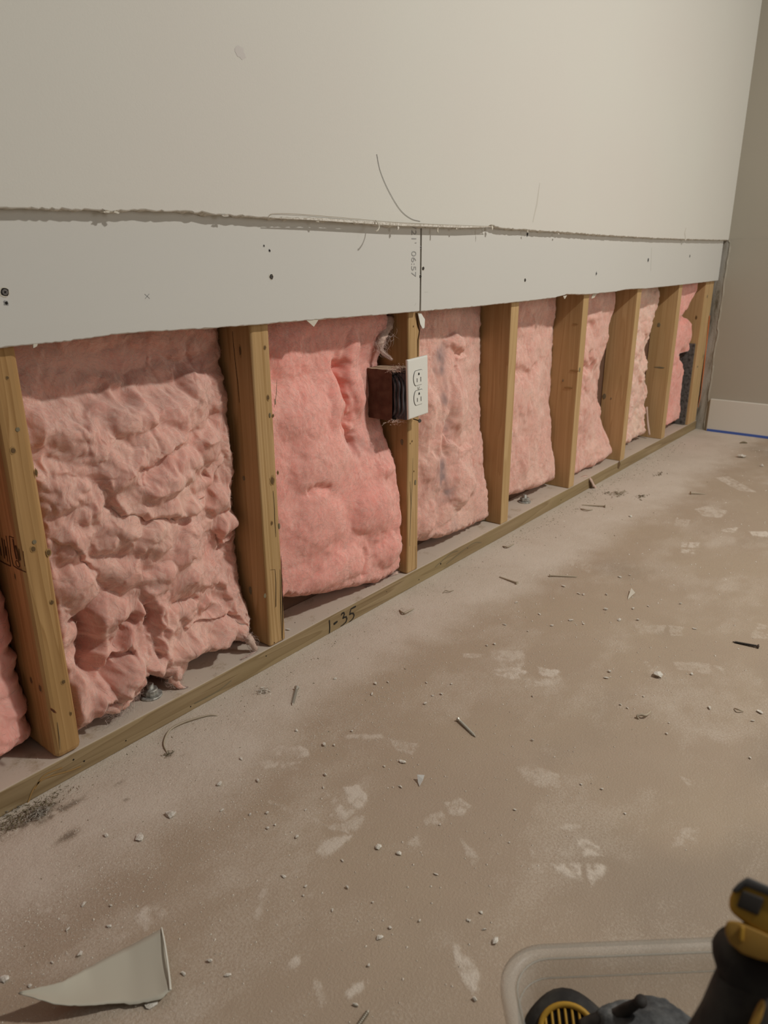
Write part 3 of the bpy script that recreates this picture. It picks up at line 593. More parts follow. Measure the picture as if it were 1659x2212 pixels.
def fibres(P, m, seed, parent, bmat):
    rg = np.random.RandomState(seed); nz, nx = P.shape[:2]
    du = np.gradient(P, axis=1); dv = np.gradient(P, axis=0); N = np.cross(du, dv); N /= np.linalg.norm(N, axis=2, keepdims=True)+1e-12
    N[N[..., 1] > 0] *= -1
    for _ in range(2): N[1:-1, 1:-1] = (N[1:-1, 1:-1]*2+N[:-2, 1:-1]+N[2:, 1:-1]+N[1:-1, :-2]+N[1:-1, 2:]); N /= np.linalg.norm(N, axis=2, keepdims=True)+1e-12
    a = rg.rand(m)*(nz-3)+1; b = rg.rand(m)*(nx-3)+1; e = rg.rand(m) < .12
    b = np.where(e, nx-1-rg.rand(m)*.05*nx, b); e2 = rg.rand(m) < .10; a = np.where(e2, rg.rand(m)*.05*nz+1, a)
    cell = float(np.median(np.linalg.norm(du, axis=2))); x0 = b*cell; z0 = a*cell
    th = 3.5*fbm(x0*14, z0*14, 3, seed+40)+rg.randn(m)*.45; e3 = e2 & (rg.rand(m) < .7); th = np.where(e3, -math.pi/2+rg.randn(m)*.5, th); e4 = e & (rg.rand(m) < .5); th = np.where(e4, rg.randn(m)*.8, th); curl_ = rg.randn(m)*90; L = .006+.016*rg.rand(m)**2; n = 7; out = []; nn = []
    lift = (.0003+.0035*rg.rand(m)**5)
    for i in range(n):
        A = np.clip(a, 0, nz-1.001); Bc = np.clip(b, 0, nx-1.001); ia = A.astype(int); ib = Bc.astype(int); fa = (A-ia)[:, None]; fb = (Bc-ib)[:, None]
        smp = lambda G_: (G_[ia, ib]*(1-fa)*(1-fb)+G_[ia+1, ib]*fa*(1-fb)+G_[ia, ib+1]*(1-fa)*fb+G_[ia+1, ib+1]*fa*fb)
        p = smp(P); q_ = smp(N); over = np.minimum(a, 0)[:, None]*cell; p = p+np.concatenate([0*over, 0*over, over], 1)
        overx = np.maximum(b-(nx-1), 0)[:, None]*cell; p = p+np.concatenate([overx*.6, -overx*.5, -overx*.3], 1)
        out.append(p+q_*(lift*math.sin(math.pi*(i+.3)/n))[:, None]); nn.append(q_/(np.linalg.norm(q_, axis=1, keepdims=True)+1e-12))
        st = L/(n-1)/cell; a = a+np.sin(th)*st; b = b+np.cos(th)*st; th = th+curl_*L/(n-1)
    pts = np.stack(out, 1); nrm = np.stack(nn, 1)
    w0 = (.00010+.00016*rg.rand(m)**2)[:, None]*np.array([.3, .8, 1, 1, .9, .6, .15]); tone = rg.rand(m)
    # drop strands stretched over folds
    seg = np.linalg.norm(np.diff(pts, axis=1), axis=2).max(1); ok = seg < .0065
    pal = {'pink_insulation': ((.80, .47, .39), (.90, .65, .56)), 'coral_insulation': ((.87, .44, .37), (.92, .60, .52)), 'pale_insulation': ((.80, .55, .45), (.93, .76, .65))}[bmat.name]
    return ribbons('loose_fibre', pts[ok], nrm[ok], w0[ok], tone[ok], parent, fibre_mat(bmat.name, *pal))
def wisp(name, path, wid, n, label, cat, seed, mat, flatness=.5, zmin=None):
    """a torn wad of fibres following a path"""
    S = np.array(spline(path, 6)); T_ = np.linspace(0, 1, len(S)); rg = np.random.RandomState(seed); W_ = lambda t: np.interp(t, np.linspace(0, 1, len(wid)), wid)
    bm = bmesh.new(); tube(bm, [tuple(p) for p in S], [float(W_(t))*.36 for t in T_], 10)
    for v in bm.verts:
        q_ = v.co; nn_ = mnoise.noise(q_*90)*.5+mnoise.noise(q_*240)*.25; i = int(np.argmin(((S-np.array(q_))**2).sum(1))); v.co = Vector(S[i])+(q_-Vector(S[i]))*(1+nn_)
        if zmin is not None: v.co.z = max(v.co.z, zmin)
    o = tag(obj(name, bm, mat, None, None, True), label, cat)
    t0 = rg.rand(n); L = .06+.25*rg.rand(n); k_ = 7; pts = []
    off = rg.randn(n, 3)*np.array([1, flatness, 1])*.42; off2 = off+rg.randn(n, 3)*.5
    for i in range(k_):
        t = np.clip(t0+L*(i/(k_-1)-.5), 0, 1); c = np.stack([np.interp(t, T_, S[:, j]) for j in range(3)], 1); u = i/(k_-1)
        pts.append(c+(off*(1-u)+off2*u+.25*np.sin(u*5+off*7))*W_(t)[:, None]*.6)
    pts = np.stack(pts, 1)
    if zmin is not None: pts[..., 2] = np.maximum(pts[..., 2], zmin)
    nrm = np.broadcast_to(-FW, pts.shape)+rg.randn(n, 1, 3)*.35+np.array([0, 0, .3]); nrm = nrm/np.linalg.norm(nrm, axis=2, keepdims=True)
    w0 = (.00012+.00018*rg.rand(n))[:, None]*np.array([.2, .8, 1, 1, .9, .6, .15])
    z0_ = ribbons('loose_fibre', pts, nrm, w0, rg.rand(n), o, fibre_mat('wisp', (.62, .42, .36), (.88, .72, .64)))
    return o
def to_xz(pts, y=.03): return [(lambda p: (p[0], p[2]))(at(a, b, 1, y)) for a, b in pts]
def batt(label, xl, right, bottom, yl, yr, feats, step, mat, seed, rough=1.0, fib=900, stains=(), top=.66, ymid=0.0, edge_r=.022, grain=(1, 1), puff=.005, pr=(.014, .036), lobes=(), lamp=.020):
    """right/bottom: outline polylines in (z->x) and (x->z); yl, yr: depth of the face at the left / right side as (z, y) tables"""
    xr_max = max(x for z, x in right); nz = int((top-.03)/step); nx = int((xr_max-xl)/step)
    u = np.linspace(0, 1, nx); v = np.linspace(0, 1, nz)
    u = u+.06*np.sin(2*math.pi*u)*-1*.5; v = v-.03*np.sin(2*math.pi*v)
    U, Vv = np.meshgrid(u, v)
    rz = [z for z, x in right]; rx = [x for z, x in right]; bx = [x for x, z in bottom]; bz = [z for x, z in bottom]
    Xa = xl+U*(xr_max-xl); zb = np.interp(Xa, bx, bz)+.0025*vn(Xa*140, Xa*0, 0, seed+90)+.0015*vn(Xa*400, Xa*0, 0, seed+91); Z = zb+Vv*(top-zb)
    xr = np.interp(Z, rz, rx)+.0022*vn(Z*130, Z*0, 0, seed+92)+.003*vn(Z*45, Z*0, 0, seed+93); X = xl+U*(xr-xl)
    s = U
    y0 = np.interp(Z, [a for a, b in yl], [b for a, b in yl]); y1 = np.interp(Z, [a for a, b in yr], [b for a, b in yr])
    Yf = y0+(y1-y0)*sstep(.45, 1.0, s)-ymid*np.sin(math.pi*s)
    H = np.zeros_like(X)
    Wx = X+.012*fbm(X*24, Z*24, 3, seed+1)+.002*fbm(X*90, Z*90, 2, seed+7); Wz = Z+.012*fbm(X*24, Z*24, 3, seed+2)+.002*fbm(X*90, Z*90, 2, seed+8)
    DZ = np.zeros_like(X)
    for ft in feats:
        kind, pts, wd, amp = ft[:4]; d, sd, T = polydist(Wx, Wz, to_xz(pts)); taper = sstep(0, .12, T)*sstep(0, .12, 1-T)*.8+.2 if kind != 'blob' else 1
        if kind == 'groove': H -= amp*np.exp(-(d/wd)**2)*taper
        elif kind == 'ridge': H += amp*np.exp(-(d/wd)**2)*taper
        elif kind == 'lap':   # swollen on the left-hand side of the stroke, sharp drop on the other
            sg = d*sd; H += taper*amp*np.where(sg > 0, np.exp(-np.maximum(sg, 0)/(wd*2.2))*sstep(0, wd*.35, sg), 0); H -= taper*amp*.45*np.where(sg <= 0, np.exp(-np.abs(sg)/(wd*.55)), 0)
            DZ -= amp*.35*taper*np.where(sg > 0, np.exp(-(sg/wd)**2), 0)
        elif kind == 'blob': H += amp*np.exp(-(d/wd)**2)
        elif kind == 'flat': H = H*(1-ft[4]*np.exp(-(d/wd)**2))
    g0, g1 = grain
    def billow(f, sd_, e=.06):
        n = fbm(Wx*f*g0, Wz*f*g1, 2, sd_); return np.minimum(np.sqrt(n*n+e*e)*2.0, 1)-.45
    rp = np.random.RandomState(seed+5); acc = np.zeros_like(X); kk = 14.0; area = (xr_max-xl)*(top-.04); npf = int(area/(((pr[0]+pr[1])/2)**2)*1.15)
    for _ in range(npf):
        cx, cz = xl+rp.rand()*(xr_max-xl), .03+rp.rand()*(top-.03); r_ = pr[0]+(pr[1]-pr[0])*rp.rand()**1.5; asp = 1+1.2*rp.rand(); an = rp.rand()*3.14; c_, s_ = math.cos(an), math.sin(an)
        a_ = .55+.45*rp.rand(); uu = ((Wx-cx)*c_+(Wz-cz)*s_)/(r_*asp); vv = (-(Wx-cx)*s_+(Wz-cz)*c_)/r_; hh = a_*(1-.75*(uu*uu+vv*vv)); acc += np.exp(kk*np.clip(hh, -2, 1))
    H += puff*np.log(acc+np.exp(-kk*.15))/kk-puff*.6
    if lobes:
        acc = np.zeros_like(X); kk = 9.0; Lx = X+.016*fbm(X*20, Z*20, 3, seed+61); Lz = Z+.016*fbm(X*20, Z*20, 3, seed+62)
        for (px_, py_, rx_, rz_, an, am) in lobes:
            (cx, cz), = to_xz([(px_, py_)], .02); c_, s_ = math.cos(an), math.sin(an); uu = ((Lx-cx)*c_+(Lz-cz)*s_)/rx_; vv = (-(Lx-cx)*s_+(Lz-cz)*c_)/rz_
            acc += np.exp(kk*np.clip(am*(1-(uu*uu+vv*vv)**1.3), -2, 1))
        H += lamp*np.log(acc+1)/kk
    calm = sstep(-.25, .35, fbm(X*9, Z*9, 2, seed+30))
    H += rough*(.011*fbm(X*13, Z*13, 2, seed+3)+.006*billow(15, seed+4, .09)+(.0012+.0020*calm)*billow(36, seed+5, .08)+(.0003+.0014*calm)*billow(90, seed+6, .08)+.00035*fbm(Wx*260, Wz*260, 2, seed+9))
    Y = Yf-H
    # rounded edges, back to the cavity depth
    e = np.minimum(np.minimum((xr-X), (X-xl)*1.4+.006), (Z-zb)*1.0)/edge_r
    e = np.clip(e, 0, 1); prof = np.sqrt(np.clip(1-(1-e)**2, 0, 1)); yb = .087
    Y = yb+(Y-yb)*prof; Y = np.minimum(Y, yb)
    X = X+rough*.0045*fbm(X*55, Z*55, 2, seed+11)*prof; Z = Z+DZ*prof+rough*.0045*fbm(X*55, Z*55, 2, seed+12)*prof
    X = np.clip(X, xl-.001, max(rx)+.004); Z = np.maximum(Z, .0392)
    st = np.zeros_like(X)
    for pts, wd, amp in stains:
        d, _, T = polydist(Wx, Wz, to_xz(pts)); st = np.maximum(st, amp*np.exp(-(d/wd)**2)*np.clip(.75+1.2*fbm(X*40, Z*40, 3, seed+20), 0, 1.2))
    P = np.stack([X, Y, Z], -1); P[..., 0] -= xl; P[..., 2] -= .038
    o = mesh_grid('insulation_batt', P, mat, None, np.clip(st, 0, 1)); o.location = (xl, 0, .038)
    tag(o, label, 'insulation', 'pink insulation batts between the studs')
    fibres(P, int(fib*FD), seed, o, mat)
    return o
def tabz(pts, y): return [(float(at(a, b, 1, y)[2]), v) for a, b, v in pts]
B = lambda pts, y=.03: sorted((float(at(a, b, 1, y)[0]), float(at(a, b, 1, y)[2])) for a, b in pts)
# bay left of the nearest stud
batt('pink batt at the left edge, left of the stamped stud', -.79, [(.03, -.4035), (.66, -.4035)], [(-.80, .05), (-.43, .048), (-.404, .055)], [(0, .01), (.6, .02)], [(0.04, .045), (.3, .05), (.6, .06)],
     [('groove', [(10, 1200), (20, 1500)], .02, .008)], .003, M_coral, 3, .8, 250)
# big crumpled batt between first and second stud
R1 = [(.03, -.004), (.075, -.0025), (.10, -.004), (.66, -.004)]
batt('largest and most crumpled pink batt, left of the second stud', -.3635, R1,
     B([(175, 1590), (205, 1560), (215, 1525), (250, 1530), (275, 1515), (297, 1512), (304, 1476), (330, 1466), (352, 1468), (372, 1480), (385, 1483), (405, 1480)], .022)+B([(420, 1438), (470, 1418), (520, 1400), (556, 1400)], .018),
     [(.04, .02), (.15, .025), (.44, .022), (.49, .040), (.52, .068), (.60, .076), (.66, .078)], [(.04, .028), (.096, .040), (.175, .056), (.24, .066), (.41, .055), (.488, .058), (.53, .060), (.66, .056)],
     [('blob', [(90, 800), (250, 780), (440, 750)], .045, -.016), ('blob', [(250, 930), (300, 940), (400, 920)], .05, .012), ('lap', [(270, 850), (215, 870), (178, 922), (150, 900)], .018, .010),
      ('lap', [(225, 1060), (245, 1100), (300, 1105), (380, 1110), (450, 1070), (480, 1020)], .022, .016), ('groove', [(120, 1020), (180, 1030), (210, 1080), (225, 1100)], .010, .010), ('lap', [(270, 1010), (320, 1000), (370, 950), (420, 900)], .018, .010),
      ('groove', [(400, 1062), (430, 1065), (460, 1052)], .007, .009), ('groove', [(440, 1030), (455, 1022)], .006, .012), ('groove', [(95, 985), (150, 990), (180, 970)], .008, .007),
      ('ridge', [(290, 1275), (325, 1290), (345, 1340), (352, 1400), (365, 1440)], .010, .014), ('groove', [(300, 1300), (318, 1350), (332, 1420)], .008, .020), ('groove', [(150, 1330), (185, 1350), (200, 1400), (195, 1470)], .014, .045),
      ('ridge', [(205, 1350), (225, 1400), (225, 1450)], .013, .010), ('groove', [(245, 1410), (265, 1350), (290, 1335)], .008, .022), ('groove', [(222, 1480), (245, 1430), (280, 1395)], .007, .022), ('ridge', [(235, 1510), (265, 1460), (310, 1400)], .013, .014),
      ('ridge', [(170, 1450), (195, 1500), (190, 1570)], .010, .010), ('lap', [(390, 1360), (440, 1340), (500, 1320), (545, 1345)], .013, .010), ('groove', [(380, 1350), (430, 1335), (480, 1300)], .009, .009), ('ridge', [(400, 1390), (470, 1385), (540, 1370)], .016, .010),
      ('groove', [(470, 1290), (500, 1300), (515, 1320)], .008, .010), ('ridge', [(490, 1250), (505, 1300), (525, 1320)], .007, .009), ('groove', [(375, 1300), (410, 1290), (430, 1300)], .006, .008),
      ('lap', [(480, 1150), (500, 1170), (530, 1170)], .012, .012), ('groove', [(485, 1160), (500, 1200), (510, 1240)], .010, .010), ('blob', [(320, 1150), (380, 1180)], .05, .010), ('lap', [(110, 1170), (150, 1190), (190, 1230)], .014, .007), ('blob', [(250, 1250)], .04, .010),
      ('ridge', [(440, 960), (500, 940)], .012, .008), ('groove', [(395, 945), (450, 930), (500, 900)], .007, .006), ('ridge', [(365, 1445), (385, 1475)], .01, .006)],
     .00165, M_pink, 11, 1.0, 2600, ymid=-.002, puff=.015, lobes=[
    (110, 930, .035, .025, .3, .7), (190, 960, .04, .03, -.4, .6), (300, 900, .05, .03, .1, .75), (400, 890, .04, .028, 0, .8), (460, 850, .03, .03, 0, .8), (470, 960, .03, .03, .3, .9), (420, 1000, .035, .028, .5, .9), (350, 1040, .045, .03, .2, 1.0), (260, 1010, .035, .03, 0, .6), (150, 1060, .035, .025, .2, .6), (200, 1090, .025, .02, .8, .5),
    (430, 1090, .03, .02, .2, .8), (500, 1090, .025, .03, 0, .9), (515, 1140, .022, .022, 0, 1.0), (240, 1150, .04, .03, .4, .8), (160, 1190, .03, .03, .2, .7), (330, 1160, .045, .028, .1, .9), (410, 1170, .035, .03, .4, .8), (260, 1240, .04, .03, -.6, .9), (170, 1270, .03, .03, -.6, .8), (340, 1240, .04, .022, 0, .7), (430, 1250, .04, .025, .3, .7), (230, 1330, .028, .035, -.3, .9), (470, 1240, .03, .025, 0, .7),
    (310, 1320, .014, .022, .5, .6), (345, 1370, .012, .05, -.2, 1.0), (280, 1450, .02, .045, -.55, .95), (235, 1500, .018, .03, -.3, .8), (180, 1500, .014, .045, .1, .6), (415, 1400, .04, .018, .25, .9), (490, 1370, .04, .022, .2, 1.0), (530, 1370, .02, .025, 0, 1.0), (400, 1330, .03, .02, .4, .6), (470, 1310, .02, .012, .6, .6), (340, 1440, .016, .02, 0, .8), (320, 1470, .02, .015, 0, .5)])
# batt under the outlet bay
R2 = [(.03, .397), (.058, .4025), (.10, .4055), (.66, .4055)]
batt('smooth coral batt directly left of the outlet box', .038, R2, B([(618, 1296), (640, 1300), (700, 1290), (760, 1275), (820, 1262), (845, 1245), (868, 1222)], .022),
     [(.04, .012), (.35, .02), (.44, .03), (.5, .055), (.66, .062)], [(.04, .012), (.19, .006), (.29, .020), (.35, .052), (.39, .064), (.5, .066), (.54, .05), (.57, .042), (.66, .040)],
     [('groove', [(752, 760), (748, 850), (756, 920), (772, 980)], .010, .026), ('groove', [(728, 880), (742, 940), (765, 990)], .012, .008),
      ('groove', [(648, 1068), (665, 1050), (700, 1040)], .007, .007), ('groove', [(765, 1180), (770, 1240)], .008, .006), ('groove', [(765, 940), (800, 985), (835, 1000)], .010, .006), ('blob', [(800, 1100)], .05, .010), ('blob', [(810, 700)], .03, .010)],
     .0019, M_coral, 31, .42, 2200, ymid=.004, puff=.004, pr=(.03, .06), lamp=.017, lobes=[(670, 900, .07, .06, 0, .8), (690, 1000, .075, .07, 0, .9), (680, 1130, .08, .06, 0, .9), (800, 1100, .06, .07, .2, 1.0), (790, 820, .028, .10, 0, .95), (735, 880, .02, .06, -.2, .55), (830, 1010, .03, .03, 0, .5), (720, 1230, .08, .035, 0, .8), (830, 1190, .05, .04, 0, .8), (650, 780, .05, .05, 0, .5)], stains=[([(770, 960), (830, 975)], .022, .35)])
# stained batt right of outlet
R3 = [(.03, .812), (.06, .8125), (.66, .8125)]
batt('pink batt with grey dust stains, just right of the outlet', .4475, R3, B([(905, 1178), (960, 1165), (1000, 1152), (1040, 1135), (1062, 1118)], .03),
     [(.04, .028), (.4, .035), (.52, .06), (.66, .065)], [(.04, .026), (.127, .029), (.221, .055), (.316, .068), (.455, .072), (.556, .078), (.66, .08)],
     [('lap', [(1035, 960), (1000, 965), (965, 950), (955, 930)], .014, .010), ('groove', [(960, 990), (955, 940), (980, 880)], .009, .008), ('lap', [(1036, 770), (1015, 770), (1000, 775)], .010, .009), ('ridge', [(940, 1080), (945, 960), (975, 820)], .014, .006), ('blob', [(1000, 1060)], .05, .008), ('groove', [(1000, 790), (990, 830)], .01, .006)],
     .0022, M_pink, 51, .55, 1700, puff=.006, pr=(.02, .05), lamp=.022, lobes=[(1005, 870, .055, .075, 0, .9), (1005, 1045, .08, .055, 0, 1.0), (925, 1120, .05, .04, 0, .7), (1015, 745, .05, .022, 0, .8), (930, 900, .03, .09, -.2, .6), (930, 1010, .03, .04, 0, .6)], stains=[([(975, 760), (965, 800)], .017, 1.0), ([(965, 830), (962, 870)], .013, .7), ([(962, 920), (968, 950)], .013, .75), ([(948, 1010), (955, 1060)], .021, 1.0), ([(978, 1138), (980, 1140)], .017, 1.0)])
R4 = [(.03, 1.2195), (.60, 1.2195), (.66, 1.22)]
batt('plump pink batt with the hex anchor bolt in front of it', .8525, R4, B([(1100, 1078), (1140, 1068), (1170, 1055), (1192, 1045)], .04),
     [(.04, .045), (.4, .05), (.5, .07), (.66, .07)], [(.04, .045), (.096, .042), (.181, .058), (.305, .078), (.66, .083)],
     [('groove', [(1112, 800), (1140, 805), (1165, 812), (1190, 790)], .013, .013), ('groove', [(1140, 810), (1145, 830)], .01, .01), ('blob', [(1165, 770)], .04, .010), ('blob', [(1150, 960)], .07, .010)],
     .003, M_pink, 71, .6, 900, puff=.009, pr=(.02, .05))
R5 = sorted([(.03, 1.612), (.055, 1.6245), (.08, 1.624), (.154, 1.61), (.22, 1.60), (.25, 1.59), (.30, 1.575), (.36, 1.578), (.42, 1.60), (.49, 1.60), (.56, 1.6265), (.66, 1.6265)])
batt('lumpy pink batt with pale strip hanging over the plate', 1.2585, R5, B([(1250, 1030), (1280, 1012), (1310, 992), (1326, 975)], .035),
     [(.04, .04), (.4, .045), (.66, .07)], [(.04, .02), (.08, .024), (.154, .06), (.25, .085), (.40, .08), (.44, .07), (.66, .07)],
     [('groove', [(1265, 795), (1285, 800), (1300, 790)], .018, .018), ('groove', [(1268, 702), (1300, 705)], .016, .012), ('blob', [(1290, 750)], .035, .014), ('groove', [(1285, 760), (1290, 785)], .01, .01), ('blob', [(1280, 850)], .05, .012), ('blob', [(1300, 970)], .03, .014)],
     .0034, M_pink, 91, .7, 700, puff=.010)
R6 = sorted([(.03, 2.02), (.06, 2.0), (.10, 1.985), (.16, 1.99), (.20, 2.0), (.23, 2.005), (.26, 1.98), (.30, 1.955), (.34, 1.965), (.38, 1.955), (.43, 1.99), (.48, 2.0), (.52, 2.02), (.56, 2.038), (.66, 2.038)])
batt('ragged pale torn batt before the last single stud', 1.666, R6, B([(1350, 965), (1370, 955), (1385, 948), (1400, 940)], .04),
     [(.04, .045), (.5, .05), (.66, .065)], [(.04, .05), (.2, .06), (.5, .07), (.66, .07)],
     [('groove', [(1385, 700), (1400, 690)], .012, .012), ('ridge', [(1395, 790), (1393, 930)], .012, .01)], .0036, M_cream, 111, 1.2, 700, puff=.010, pr=(.008, .025))
R7 = sorted([(.03, 2.354), (.062, 2.352), (.173, 2.323), (.268, 2.321), (.33, 2.285), (.346, 2.354), (.391, 2.356), (.45, 2.335), (.491, 2.245), (.523, 2.286), (.58, 2.354), (.66, 2.355)])
batt('last coral batt, narrow, beside the dark gap and doubled studs', 2.077, R7, [(2.0, .058), (2.36, .058)],
     [(.04, .03), (.66, .04)], [(.04, .03), (.2, .03), (.4, .026), (.66, .03)],
     [('groove', [(1470, 770), (1485, 765)], .02, .02), ('groove', [(1475, 690), (1485, 680)], .02, .016), ('blob', [(1480, 730)], .04, .010)], .004, M_coral, 131, .55, 500, edge_r=.012)
o = obj('wall_cavity_panel', bm_box(2.3555, 2.3588, .010, .088, .04, .372, .0008), M_foam); tag(o, 'dark grey speckled panel edge beside the last batt and the doubled studs', 'sheathing')
# white torn facing at bottom of last batt, tan strip over the plate
def strip(name, pts, wds, mat, thick=.0012, n=5):
    P = spline(pts, n); W_ = np.interp(np.linspace(0, 1, len(P)), np.linspace(0, 1, len(wds)), wds); bm = bmesh.new(); L = []
    for i, p in enumerate(P):
        p = Vector(p); t = (Vector(P[min(i+1, len(P)-1)])-Vector(P[max(i-1, 0)])).normalized(); nn = Vector((0, -1, .6)).normalized(); s = t.cross(nn).normalized()*W_[i]*.5*(1+.25*mnoise.noise(p*200))
        L.append([bm.verts.new(p+s), bm.verts.new(p+nn*thick*2), bm.verts.new(p-s), bm.verts.new(p-nn*thick)])
    for a, b in zip(L, L[1:]):
        for k_ in range(4): bm.faces.new((a[k_], a[(k_+1) % 4], b[(k_+1) % 4], b[k_]))
    bm.faces.new(L[0][::-1]); bm.faces.new(L[-1]); bmesh.ops.recalc_face_normals(bm, faces=bm.faces); return obj(name, bm, mat, None, None, True)
tag(strip('insulation_strip', [at(1248, 1034, 1, .03), at(1268, 1030, 1, .012), at(1276, 1036, 1, -.003), at(1281, 1046, 1, -.008), at(1290, 1058, 1, -.014)], [.006, .012, .016, .022, .010], M_fuzz, .002), 'pale torn strip hanging over the plate below the lumpy batt', 'insulation scrap')
tag(strip('insulation_scrap', [at(1476, 905, 1, .045), at(1474, 893, 1, .04), at(1478, 880, 1, .04)], [.012, .016, .006], M_white, .004), 'white torn facing scrap at the foot of the last batt', 'insulation scrap')
tag(strip('insulation_scrap', [at(1396, 880, 1, .05), at(1398, 910, 1, .05), at(1402, 940, 1, .04)], [.012, .018, .008], M_fuzz, .003), 'pale hanging scrap beside the torn batt and last stud', 'insulation scrap')
wisp('insulation_tuft', [at(368, 1458, 1, .028), at(380, 1474, 1, .022), at(392, 1484, 1, .015), at(406, 1488, 1, .011)], [.026, .018, .010, .003], 260, 'pink wool tuft lying on the plate right of the round anchor bolt', 'insulation scrap', 1, M_pink, .5, .0388)
wisp('insulation_tuft', [at(296, 1492, 1, .03), at(272, 1512, 1, .024), at(248, 1526, 1, .018), at(224, 1534, 1, .02)], [.016, .026, .028, .016], 700, 'pink wool tuft on the plate left of the round anchor bolt', 'insulation scrap', 2, M_pink, .6, .0388)
wisp('insulation_tuft', [at(535, 1375, 1, .014), at(546, 1394, 1, .012), at(552, 1408, 1, .010), at(522, 1424, 2, .04)], [.022, .016, .008, .002], 300, 'wispy pink tuft at the foot of the second stud', 'insulation scrap', 3, M_fuzz, .5, .0388)
wisp('insulation_tuft', [at(838, 688, 1, .05), at(834, 712, 1, .045), at(820, 735, 1, .045), at(824, 758, 1, .04), at(846, 776, 1, .02)], [.040, .030, .026, .010, .004], 900, 'dusty pale tuft hanging above the outlet box', 'insulation scrap', 4, M_fuzz, .7)
wisp('insulation_tuft', [at(790, 1272, 1, .03), at(830, 1258, 1, .03), at(858, 1236, 1, .02)], [.006, .010, .012], 260, 'greyish wisp under the coral batt at the foot of the outlet stud', 'insulation scrap', 5, M_fuzz, .5, .0388)

# ------------------------------------------------------------------ anchor bolts
def anchor(px, py, label, rnut=.011, sides=6, sc=1.0):
    p = at(px, py, 2, .0385); t = thing('anchor_bolt', label, 'bolt', tuple(p))
    bm = bmesh.new(); lathe(bm, [(.018*sc, .0), (.018*sc, .0022), (.0172*sc, .003)], 24); obj('washer', bm, M_zinc, t)
    bm = bmesh.new(); lathe(bm, [(rnut*sc*.96, .003), (rnut*sc, .004), (rnut*sc, .0115), (rnut*sc*.93, .013)], sides); obj('nut', bm, M_zinc, t)
    bm = bmesh.new(); prof = []
    for i in range(10): prof += [(.0062*sc if i % 2 else .0056*sc, .012+.0009*i)]
    prof += [(.005*sc, .0215)]; lathe(bm, prof, 16); obj('threaded_rod', bm, M_zinc, t); return t
a = anchor(326, 1502, 'round-washered anchor bolt half buried in wool, nearest the camera', .0118, 12, 1.0); a.rotation_euler = (0, 0, .4)
a = anchor(1133, 1084, 'grey hex nut anchor bolt on the plate between fourth and fifth studs', .0135, 6, 1.0)

# ------------------------------------------------------------------ outlet
oc = at(904, 837, 1, -.036); ot = thing('wall_outlet', 'white duplex outlet and cover plate standing proud of the stud', 'outlet', tuple(oc)); ot.rotation_euler = (0, -.045, .0)
bm = bm_box(-.0335, .0335, 0, .005, -.0585, .0585)
fr = [e for e in bm.edges if all(v.co.y < .001 for v in e.verts)]; bmesh.ops.bevel(bm, geom=fr, offset=.0035, segments=3, affect='EDGES', profile=.6)
obj('cover_plate', bm, M_white, ot)
def outl(cz):
    r, h = .0165, .0142; pts = []
    for k_ in range(40):
        t = 2*math.pi*k_/40; x, z = r*math.cos(t), r*math.sin(t); pts.append((x, max(-h, min(h, z*1.12))+cz))
    return pts
for cz in (.0195, -.0195):
    P = outl(cz); bm = bmesh.new(); f = bm.faces.new([bm.verts.new((x, -.0001, z)) for x, z in P]); e = bmesh.ops.extrude_face_region(bm, geom=[f]); bmesh.ops.translate(bm, verts=[v for v in e['geom'] if isinstance(v, bmesh.types.BMVert)], vec=(0, -.0012, 0)); bmesh.ops.recalc_face_normals(bm, faces=bm.faces)
    fc = obj('receptacle_face', bm, M_white, ot)
    bm = bmesh.new(); P2 = P+[P[0]]; ribbon(bm, [(x*1.035, -.0001, cz+(z-cz)*1.04) for x, z in P2], .0006, (0, -1, 0), .0003); obj('gap_line', bm, M_slot, ot)
    for sx, hh in ((-.0062, .0038), (.0062, .0045)): obj('slot', bm_box(sx-.0008, sx+.0008, -.0017, -.0012, cz-.004-hh, cz-.004+hh), M_slot, fc)
    bm = bmesh.new(); vs = [bm.verts.new((.0024*math.cos(t), -.0016, cz+.0078+.0024*math.sin(t))) for t in np.linspace(0, math.pi, 8)]+[bm.verts.new((-.0024, -.0016, cz+.0052)), bm.verts.new((.0024, -.0016, cz+.0052))]; bm.faces.new(vs); obj('ground_hole', bm, M_slot, fc)
bm = bmesh.new(); lathe(bm, [(.0032, 0), (.0032, .0012), (.0022, .0016)], 14, Matrix.Rotation(math.pi/2, 4, 'X')); obj('plate_screw', bm, M_white, ot)
obj('screw_slot', bm_box(-.0004, .0004, -.0020, -.0015, -.0024, .0024), M_slot, ot).rotation_euler = (0, .6, 0)
